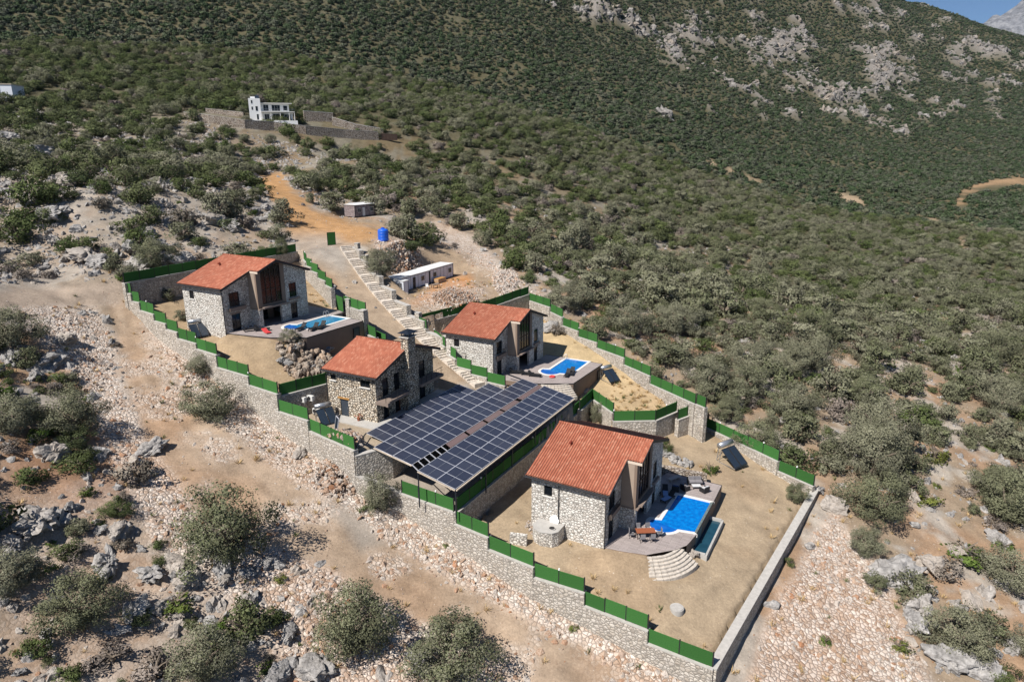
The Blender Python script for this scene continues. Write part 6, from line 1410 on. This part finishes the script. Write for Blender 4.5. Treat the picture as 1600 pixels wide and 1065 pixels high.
# instanced remainder
def scatter(name, srcs, x, y, z, s, sz, idx, label=None, rotall=False, zoff=0.0):
    cc = bpy.data.collections.new(name+'_kinds')
    for i, (me_) in enumerate(srcs): o = bpy.data.objects.new('%s_kind_%02d' % (name, i), me_); cc.objects.link(o)
    n = len(x); me = bpy.data.meshes.new(name); me.vertices.add(n); me.vertices.foreach_set('co', np.stack([x, y, z+zoff], -1).astype(np.float32).ravel())
    a = me.attributes.new('sc', 'FLOAT_VECTOR', 'POINT'); a.data.foreach_set('vector', np.stack([s, s*RNG.uniform(.85, 1.15, n), s*sz], -1).astype(np.float32).ravel())
    rr = np.stack([RNG.uniform(0, 6.28, n)*rotall, RNG.uniform(0, 6.28, n)*rotall, RNG.uniform(0, 6.28, n)], -1)
    a = me.attributes.new('ro', 'FLOAT_VECTOR', 'POINT'); a.data.foreach_set('vector', rr.astype(np.float32).ravel())
    a = me.attributes.new('ix', 'INT', 'POINT'); a.data.foreach_set('value', np.asarray(idx, np.int32))
    me.update(); o = place(name, me); tag(o, label, None, None, 'stuff')
    ng = bpy.data.node_groups.new(name, 'GeometryNodeTree'); ng.interface.new_socket('Geometry', in_out='INPUT', socket_type='NodeSocketGeometry'); ng.interface.new_socket('Geometry', in_out='OUTPUT', socket_type='NodeSocketGeometry')
    N = ng.nodes; L = ng.links; gi = N.new('NodeGroupInput'); go = N.new('NodeGroupOutput'); ip = N.new('GeometryNodeInstanceOnPoints'); ci = N.new('GeometryNodeCollectionInfo')
    ci.inputs['Collection'].default_value = cc; ci.inputs['Separate Children'].default_value = True; ci.inputs['Reset Children'].default_value = True
    mp = N.new('GeometryNodeMeshToPoints')
    def at(nm, t): a = N.new('GeometryNodeInputNamedAttribute'); a.data_type = t; a.inputs['Name'].default_value = nm; return a.outputs[0]
    L.new(gi.outputs[0], ip.inputs['Points']); L.new(ci.outputs[0], ip.inputs['Instance']); ip.inputs['Pick Instance'].default_value = True
    L.new(at('ix', 'INT'), ip.inputs['Instance Index']); L.new(at('ro', 'FLOAT_VECTOR'), ip.inputs['Rotation']); L.new(at('sc', 'FLOAT_VECTOR'), ip.inputs['Scale']); L.new(ip.outputs[0], go.inputs[0])
    md = o.modifiers.new('scatter', 'NODES'); md.node_group = ng; return o
srcs = KIND['olive'][0]+KIND['maquis'][0]+KIND['dry'][0]
mid = ~taken
S2 = scrub(4.5, 175, 430, (-330, 560)); x2, y2, z2, u2, v2 = S2; n2_ = len(x2)
X = np.concatenate([x[mid], x2]); Y = np.concatenate([y[mid], y2]); Z = np.concatenate([z[mid], z2]); S = np.concatenate([rad[mid], radii(n2_, 1.8, 3.9)]); 
UU2 = np.concatenate([u[mid], u2]); VV2 = np.concatenate([v[mid], v2])
q = RNG.uniform(0, 1, len(X)); po = np.where((UU2 < 520) & (VV2 < 200), .2, np.where((UU2 > 900) & (VV2 > 280), .6, .38)); idx = np.where(q < po, RNG.integers(0, 5, len(X)), np.where(q < .94, RNG.integers(5, 9, len(X)), RNG.integers(9, 12, len(X))))
scatter('hillside_scrub', srcs, X, Y, Z-.2, S, RNG.uniform(.7, 1.0, len(X)), idx, 'dense olive and evergreen scrub covering the middle slopes')
far = [leafcloud('far_bush', M['farbush'], 1, 10, 24, .18, .75, 900+i, .45, base=.15) for i in range(5)]
S3 = scrub(4.2, 430, 1000, (-700, 1150)); S4 = scrub(5.6, 1000, 2300, (-100, 1750))
X = np.concatenate([S3[0], S4[0]]); Y = np.concatenate([S3[1], S4[1]]); Z = np.concatenate([S3[2], S4[2]]); S = np.concatenate([radii(len(S3[0]), 1.8, 3.6), radii(len(S4[0]), 2.4, 4.4)])
scatter('mountain_scrub', far, X, Y, Z-.3, S, RNG.uniform(.65, 1.0, len(X)), RNG.integers(0, 5, len(X)), 'dark evergreen scrub covering the far mountain side')
print('scrub counts', n, len(S2[0]), len(S3[0]), len(S4[0]))

# ------------------------------------------------------------ rocks
def rockmesh(name, seed, sub=3, mat='limestone', amp=.45, flat=.75):
    bm = bmesh.new(); bmesh.ops.create_icosphere(bm, subdivisions=sub, radius=1); g = np.random.default_rng(seed); 
    P = np.array([v.co[:] for v in bm.verts]); o = g.uniform(0, 50, 6)
    n1 = fbm(P[:, 0]*1.1+o[0]+P[:, 2]*.7, P[:, 1]*1.1+o[1]-P[:, 2]*.6, seed, 3); n2 = np.abs(fbm(P[:, 0]*2.6+o[2]+P[:, 2], P[:, 1]*2.6+o[3]+P[:, 2]*1.3, seed+5, 3))
    k = 1+n1*amp*1.5-n2*amp*.9; P = P*k[:, None]*np.array([g.uniform(.8, 1.25), g.uniform(.7, 1.05), flat*g.uniform(.7, 1.1)])
    az = np.arctan2(P[:, 1], P[:, 0]); P = P*(1-.26*np.abs(np.sin(az*g.uniform(2.5, 5)+P[:, 2]*2+o[0]+n1*3))[:, None]*np.clip(1.2-np.abs(P[:, 2:3]), .2, 1))
    n3 = fbm(P[:, 0]*6+P[:, 2]*3+o[4], P[:, 1]*6-P[:, 2]*4+o[5], seed+9, 3); P = P*(1+n3*.17)[:, None]
    for i in range(3):   # break off planes
        d = g.normal(size=3); d[2] = abs(d[2])*.6; d /= np.linalg.norm(d); h = g.uniform(.5, .85); s = P@d; P = P-np.maximum(s-h, 0)[:, None]*d*.85
    for v, p in zip(bm.verts, P): v.co = p
    me = bpy.data.meshes.new(name); bm.to_mesh(me); bm.free(); me.materials.append(M[mat]); return me
import bmesh
ROCK = [rockmesh('boulder', 10+i, 4, amp=.55) for i in range(8)]
STONE = [rockmesh('stone', 40+i, 1, 'rubble', .4, .7) for i in range(6)]+[rockmesh('stone', 60+i, 1, 'rubble_orange', .4, .7) for i in range(3)]
GREY = [rockmesh('rock', 80+i, 2, 'limestone', .5, .7) for i in range(6)]
def boulder(u, v, wpx, label, hs=.8, group=None, sink=.2, mesh=None):
    p = onground(u, v); d = p[1]*c_-p[2]*s_; r_ = wpx*d/FPX/2
    o = place('boulder', mesh or random.choice(ROCK), None, (p[0], p[1], p[2]+r_*(hs*.5-sink)), random.uniform(0, 6.28), (r_, r_, r_*hs)); tag(o, label, 'boulder', group); return o
BL = [(165,880,68,'broad furrowed grey boulder above the round olive at the lower left'),(232,890,42,'upright furrowed boulder next to the broad one'),(298,905,52,'furrowed grey boulder in the middle of the gully rim'),(272,880,44,'grey boulder touching the gully rim under the big olive'),
 (342,890,46,'tall grey boulder under the right half of the big olive'),(383,890,28,'small grey boulder at the right foot of the big olive'),(205,950,50,'dark shaded boulder deep in the gully'),(250,950,34,'narrow boulder between gully bushes'),
 (60,815,74,'long pale rock ledge near the left edge with an orange stain'),(20,855,60,'grey ledge rock cut by the left edge'),(110,795,34,'lone grey rock above the ledge'),(152,822,26,'small boulder left of the dark scree bush'),(185,825,36,'grey boulder on the scree beneath the dark bush'),
 (432,882,24,'pale pink boulder beside the low bright bush'),(350,905,30,'white stone half hidden below the big olive'),(655,1040,66,'large grey boulder between the two bottom olives'),(385,930,26,'flat grey rock on the red soil right of the gully'),
 (480,1040,60,'jagged grey rock near the bottom edge'),(430,1058,50,'broken grey rock at the bottom edge'),(450,985,34,'grey rock on the slope left of the tall bottom olive'),(90,710,60,'low grey rock on red soil at the left'),(240,702,44,'pale grey rock slab on red soil'),
 (80,560,50,'dark grey boulder on the left bank rim'),(100,530,44,'grey boulder left of the rubble bank top'),(55,585,40,'boulder behind the wide grey olive'),(15,560,40,'boulder at the left edge below the flat track'),
 (468,708,26,'round grey boulder leaning on the rubble below the chimney house'),(1400,905,80,'big rounded boulder at the edge of the pale rubble slope'),(1432,958,56,'flat grey boulder below the big rounded one'),(1428,985,44,'pale flat rock beside the large lower right olive'),
 (1448,890,44,'tilted slab above the big rounded boulder'),(1478,1040,60,'broken rock shelf in front of the large lower right olive'),(1530,1050,56,'pale rock at the bottom right'),(1580,1020,50,'rock slab near the bottom right corner'),
 (1300,795,40,'grey outcrop just outside the corner of the long bare wall'),(1280,770,24,'small outcrop stone touching the end of the long bare wall'),(1560,850,44,'pale rock near the right edge'),(1590,760,40,'pale rock at the right edge on orange soil'),
 (1425,780,24,'smooth pale boulder right of the broad olive'),(1447,782,22,'second smooth pale boulder right of the broad olive'),(1150,640,30,'long grey rock beside the curved wall corner fence'),(1195,610,40,'grey outcrop in the scrub behind the fences'),
 (912,612,17,'orange tinted boulder at the end of the curved steps of the middle villa'),(1080,868,22,'pale boulder at the end of the fan of curved steps'),(1074,882,20,'lower boulder beneath the overflow trough'),(1055,722,34,'brown boulder behind the big pool terrace'),(1073,728,22,'split rock slab behind the big pool terrace'),(1040,712,24,'boulder in shade beside the leafy bush'),(866,515,30,'pale rock at the foot of the dead grey tree'),
 (478,560,30,'brown boulder in the rock pile below the first pool'),(495,572,34,'largest block at the bottom of the pile below the first pool'),(462,545,26,'flat topped block in the pile below the first pool'),(440,555,20,'orange block at the left of the pile below the first pool'),(508,550,24,'pale block against the brown terrace wall'),(470,575,22,'small block at the foot of the pile'),(450,568,18,'tan block on the edge of the garden pile'),(490,548,26,'grey block near the top of the pile below the first pool'),
 (222,412,46,'big pale boulder behind the dark wall corner'),(262,412,50,'broad boulder group directly above the dark fence'),(290,405,36,'pale boulder above the dark fence toward the villa roof'),(245,385,42,'grey boulder on the second row above the dark fence'),(205,392,34,'grey boulder above the end of the flat track'),(130,400,46,'pale jagged outcrop on the slope above the flat track'),(155,412,40,'tilted grey slab left of the boulder group'),
 (430,340,28,'grey boulder beside the orange road bend'),(452,352,20,'small boulder on the inner bend of the orange road'),(338,345,36,'grey boulder above the uppermost villa'),(360,355,30,'second grey boulder above the uppermost villa'),(76,335,44,'grey outcrop half under the dark bushes at the left'),(60,245,44,'pale boulder high on the left slope'),(95,285,38,'grey boulder below the high left one'),(20,215,40,'pale outcrop at the left edge below the far building')]
for i, (u_, v_, w_, l) in enumerate(BL): boulder(u_, v_, w_, l, random.uniform(.6, .95))
def pts_in(n, x0, x1, y0, y1): return RNG.uniform(x0, x1, n), RNG.uniform(y0, y1, n)
def near_wall(x, y, dd):
    k = np.ones(len(x), bool)
    for poly, f, kz in PLOTS: k &= polydist(x, y, poly) > dd
    return k
# boulders one can count on the left slope and in the scrub
bx, by = pts_in(5200, -150, 150, 32, 215); bz, bzn = ground(bx, by); bu, bv = proj(bx, by, bz)
pr = np.where((bu < 470) & (bv > 205) & (bv < 440), .34, np.where((bu < 160) & (bv > 460), .16, np.where((bu < 560) & (bv > 780), .20, np.where((bu > 1380) & (bv > 700), .16, np.where(bu > 850, .05, .03)))))
for b in (TRACK, ORROAD, YARD, BARE[5], BARE[6]): pr = np.where(inpoly(bu, bv, b), 0, pr)
pr = np.where(inpoly(bu, bv, RUB_SE) | inpoly(bu, bv, RUB_R), .01, pr)
k = (RNG.uniform(0, 1, len(bx)) < pr) & (bzn == 0) & (bu > -30) & (bu < 1630) & (bv < 1110) & near_wall(bx, by, 1.5); bx, by, bz, bu, bv = bx[k], by[k], bz[k], bu[k], bv[k]
br = .4+.95*RNG.uniform(0, 1, len(bx))**2; bd = by*c_-bz*s_; od = np.argsort(-br/bd)
labs = landlabels([bu[i] for i in od[:215]], [bv[i] for i in od[:215]], ['grey boulder']*215)
for i, lab_ in zip(od[:215], labs):
    zo = zone_of(bu[i], bv[i]); sz = 'large' if br[i] > 1.2 else 'small'
    o = place('boulder', random.choice(ROCK), None, (bx[i], by[i], bz[i]+br[i]*.15), random.uniform(0, 6.28), (br[i], br[i]*random.uniform(.75, 1.1), br[i]*random.uniform(.6, 1.0)))
    tag(o, lab_, 'boulder', 'grey boulders %s' % zo)
rest = od[215:]
# loose rocks and rubble
def field(name, n, box, dens, lo, hi, pw, srcs, label, zsq=.8, wd=.5, plots=False, sink=.25):
    x, y = pts_in(n, *box); pr = dens(x, y); k = RNG.uniform(0, 1, n) < pr; x, y = x[k], y[k]; z, zn = ground(x, y); k = near_wall(x, y, wd)
    if not plots: k &= zn == 0
    x, y, z = x[k], y[k], z[k]; s = lo+(hi-lo)*RNG.uniform(0, 1, len(x))**pw
    print(name, len(x)); return scatter(name, srcs, x, y, z-s*sink, s, np.full(len(x), zsq), RNG.integers(0, len(srcs), len(x)), label, True)
field('rubble_stones', 420000, (-95, 75, 36, 150), lambda x, y: lookup(rub, x, y)*np.clip(.55+fbm(x/3, y/3, 97, 4)*2.2, .08, 1.1), .06, .62, 5.5, STONE, 'loose pale rubble stones banked along the dirt tracks')
zg = lambda x, y: np.where(lookup(rub, x, y) > .3, 0, 1)
def dgrey(x, y):
    z = lookup(GZ, x, y); u_, v_ = proj(x, y, z); p = np.where((u_ < 470) & (v_ < 440), .95, np.where(u_ < 560, .45, np.where((u_ > 1300) & (v_ > 650), .4, .16)))*np.clip(.7+fbm(x/6, y/6, 65, 5)*2.6, .05, 1)
    for b in (TRACK, ORROAD, YARD, BARE[5], BARE[6]): p = np.where(inpoly(u_, v_, b), .012, p)
    return p*zg(x, y)
field('loose_rocks', 120000, (-160, 160, 30, 230), dgrey, .12, 1.0, 2.6, GREY, 'grey limestone rocks lying over the rocky slopes')
field('scattered_stones', 90000, (-100, 90, 34, 160), lambda x, y: np.where(lookup(ZONE, x, y) > 0, .04, .42), .05, .22, 3.5, STONE, 'small loose stones on bare soil', plots=True)
def dout(x, y):
    z = lookup(GZ, x, y); u_, v_ = proj(x, y, z); p = np.where((u_ < 470) & (v_ < 440), .85, np.where((u_ < 520) & (v_ > 470), .5, np.where((u_ > 1330) & (v_ > 640), .5, np.where(u_ > 850, .22, .1))))*np.clip(.2+fbm(x/7, y/7, 65, 4)*3.2, .0, 1)
    for b in (TRACK, ORROAD, YARD, BARE[5], BARE[6], RUB_SE, RUB_R): p = np.where(inpoly(u_, v_, b), 0, p)
    return p
OUTC = [rockmesh('outcrop_rock', 120+i, 3, 'limestone', .55, .8) for i in range(6)]
field('rock_outcrops', 16000, (-160, 160, 30, 230), dout, .5, 1.9, 2.0, OUTC, 'weathered limestone outcrops breaking through the slopes', wd=1.8, sink=.35)
_i = np.flatnonzero((oc.ravel() > .35)); _w = np.gradient(gx)[None, :]*np.gradient(gy)[:, None]; _p = (_w*np.ones_like(oc)).ravel()[_i]*oc.ravel()[_i]; _s = RNG.choice(_i, 9000, p=_p/_p.sum())
_x = GX.ravel()[_s]+RNG.uniform(-9, 9, 9000); _y = GY.ravel()[_s]+RNG.uniform(-9, 9, 9000)
M['cliff'] = rock_mat('grey_cliff', (.22, .205, .19), (.34, .32, .30), (.32, .27, .22), .4)
CLF = [rockmesh('cliff_rock', 140+i, 3, 'cliff', .6, .9) for i in range(5)]
scatter('cliff_rocks', CLF, _x, _y, bilin(_x, _y)-.8, 1.8+6.0*RNG.uniform(0, 1, 9000)**2.2, np.full(9000, .9), RNG.integers(0, 5, 9000), 'pale grey cliff rocks high on the mountain side', True)
def heap(name, cu, cv, ru, rv, n, h, label, srcs, lo=.12, hi=.5):
    p = onground(cu, cv); a = RNG.uniform(0, 6.28, n); q = np.sqrt(RNG.uniform(0, 1, n)); x = p[0]+np.cos(a)*q*ru; y = p[1]+np.sin(a)*q*rv; z, _ = ground(x, y); s = lo+(hi-lo)*RNG.uniform(0, 1, n)**2.5
    scatter(name, srcs, x, y, z+h*(1-q**2)*RNG.uniform(.7, 1, n), s, np.full(n, .8), RNG.integers(0, len(srcs), n), label, True)
M['brown_rock'] = rock_mat('brown_grey_rock', (.33, .27, .215), (.50, .44, .37), (.46, .32, .22))
GREYB = [rockmesh('block', 160+i, 2, 'brown_rock', .5, .75) for i in range(5)]
heap('rubble_heap', 635, 402, 3.2, 7, 1500, 1.3, 'heap of pale orange rubble below the blue water tank', STONE)
heap('rubble_heap', 712, 464, 4.2, 4.5, 1500, .9, 'low heap of reddish rubble in the yard in front of the cabins', STONE[3:], .1, .35)
heap('rubble_heap', 790, 435, 2.5, 12, 1300, .7, 'bank of white stones along the right side of the cabins yard', STONE[:6], .12, .55)
heap('rubble_heap', 484, 568, 3.9, 3.2, 330, 1.3, 'pile of broken stones below the first pool terrace', GREYB, .2, .85)
heap('rubble_heap', 530, 730, 2.6, 3.5, 700, 1.3, 'bank of pale stones against the wall below the chimney house', STONE, .12, .5)
heap('rubble_heap', 838, 822, 1.2, 1.5, 160, .35, 'small spill of stones in front of the cistern', STONE[:6], .1, .3)
# dry grass tufts inside the straw garden and on the banks
def tuft(name, seed, mat):
    g = np.random.default_rng(seed); n = 26; a = g.uniform(0, 6.28, n); r = g.uniform(0, .25, n); b = np.stack([np.cos(a)*r, np.sin(a)*r, np.zeros(n)], -1); t = b*2.2+np.stack([g.normal(0, .12, n), g.normal(0, .12, n), g.uniform(.25, .6, n)], -1); w_ = np.stack([-np.sin(a), np.cos(a), np.zeros(n)], -1)*.035
    V = np.stack([b-w_, b+w_, t+w_*.3, t-w_*.3], 1).reshape(-1, 3); return mesh_np(name, V, np.arange(4*n).reshape(-1, 4), mat)
strw = simple('straw', (.46, .33, .17), .9, var=.25); grn = simple('weed_leaves', (.12, .14, .05), .9, var=.3)
TF = [tuft('tuft', i, strw) for i in range(3)]+[tuft('tuft', 5, grn)]
x, y = pts_in(60000, -60, 60, 38, 130); zn = lookup(ZONE, x, y); nn_ = fbm(x/4, y/4, 31, 3)
pr = np.where(zn == 3, .28*np.clip(.5+nn_*2, 0, 1), np.where(zn == 1, .12*np.clip(nn_*3, 0, 1), np.where(zn == 4, .012, np.where(zn == 0, .02, 0))))
k = (RNG.uniform(0, 1, len(x)) < pr) & near_wall(x, y, .6); x, y = x[k], y[k]; z, _ = ground(x, y)
ok = np.ones(len(x), bool)
for h in (1, 2, 3, 4):
    a = R(HOUSES[h][0]); dx = x-HOUSES[h][1]; dy = y-HOUSES[h][2]; lx = dx*math.cos(a)+dy*math.sin(a); ly = -dx*math.sin(a)+dy*math.cos(a); ok &= ~((lx > -.3) & (lx < 19) & (ly > -11.5) & (ly < 9))
dx, dy = DR1[0]-DR0[0], DR1[1]-DR0[1]; t = ((x-DR0[0])*dx+(y-DR0[1])*dy)/(dx*dx+dy*dy); pd = ((x-DR0[0])*(-dy)+(y-DR0[1])*dx)/math.hypot(dx, dy); ok &= ~((t > -.15) & (t < 1.3) & (pd > -11.5) & (pd < 4))
x, y, z = x[ok], y[ok], z[ok]; print('tufts', len(x))
scatter('dry_grass', TF, x, y, z, RNG.uniform(.5, 1.1, len(x)), np.full(len(x), .8), np.where(RNG.uniform(0, 1, len(x)) < .85, RNG.integers(0, 3, len(x)), 3), 'straw coloured dry grass tufts')
# ------------------------------------------------------------ air
hm = bpy.data.materials.new('thin_haze'); hm.use_nodes = True; hn = hm.node_tree; hn.nodes.remove(hn.nodes['Principled BSDF'])
pv = hn.nodes.new('ShaderNodeVolumePrincipled'); pv.inputs['Density'].default_value = 0.00002; pv.inputs['Color'].default_value = (.6, .78, 1, 1); pv.inputs['Anisotropy'].default_value = .2
hn.links.new(pv.outputs[0], hn.nodes['Material Output'].inputs['Volume'])
zlo = float(min(GZ.min(), -480))-60; zhi = float(max(GZ.max(), 1500))+60
hz = MB(); hz.box(-3000, 6900, -300, 6000, -1700, zhi); o = hz.build('haze', hm); o['kind'] = 'stuff'
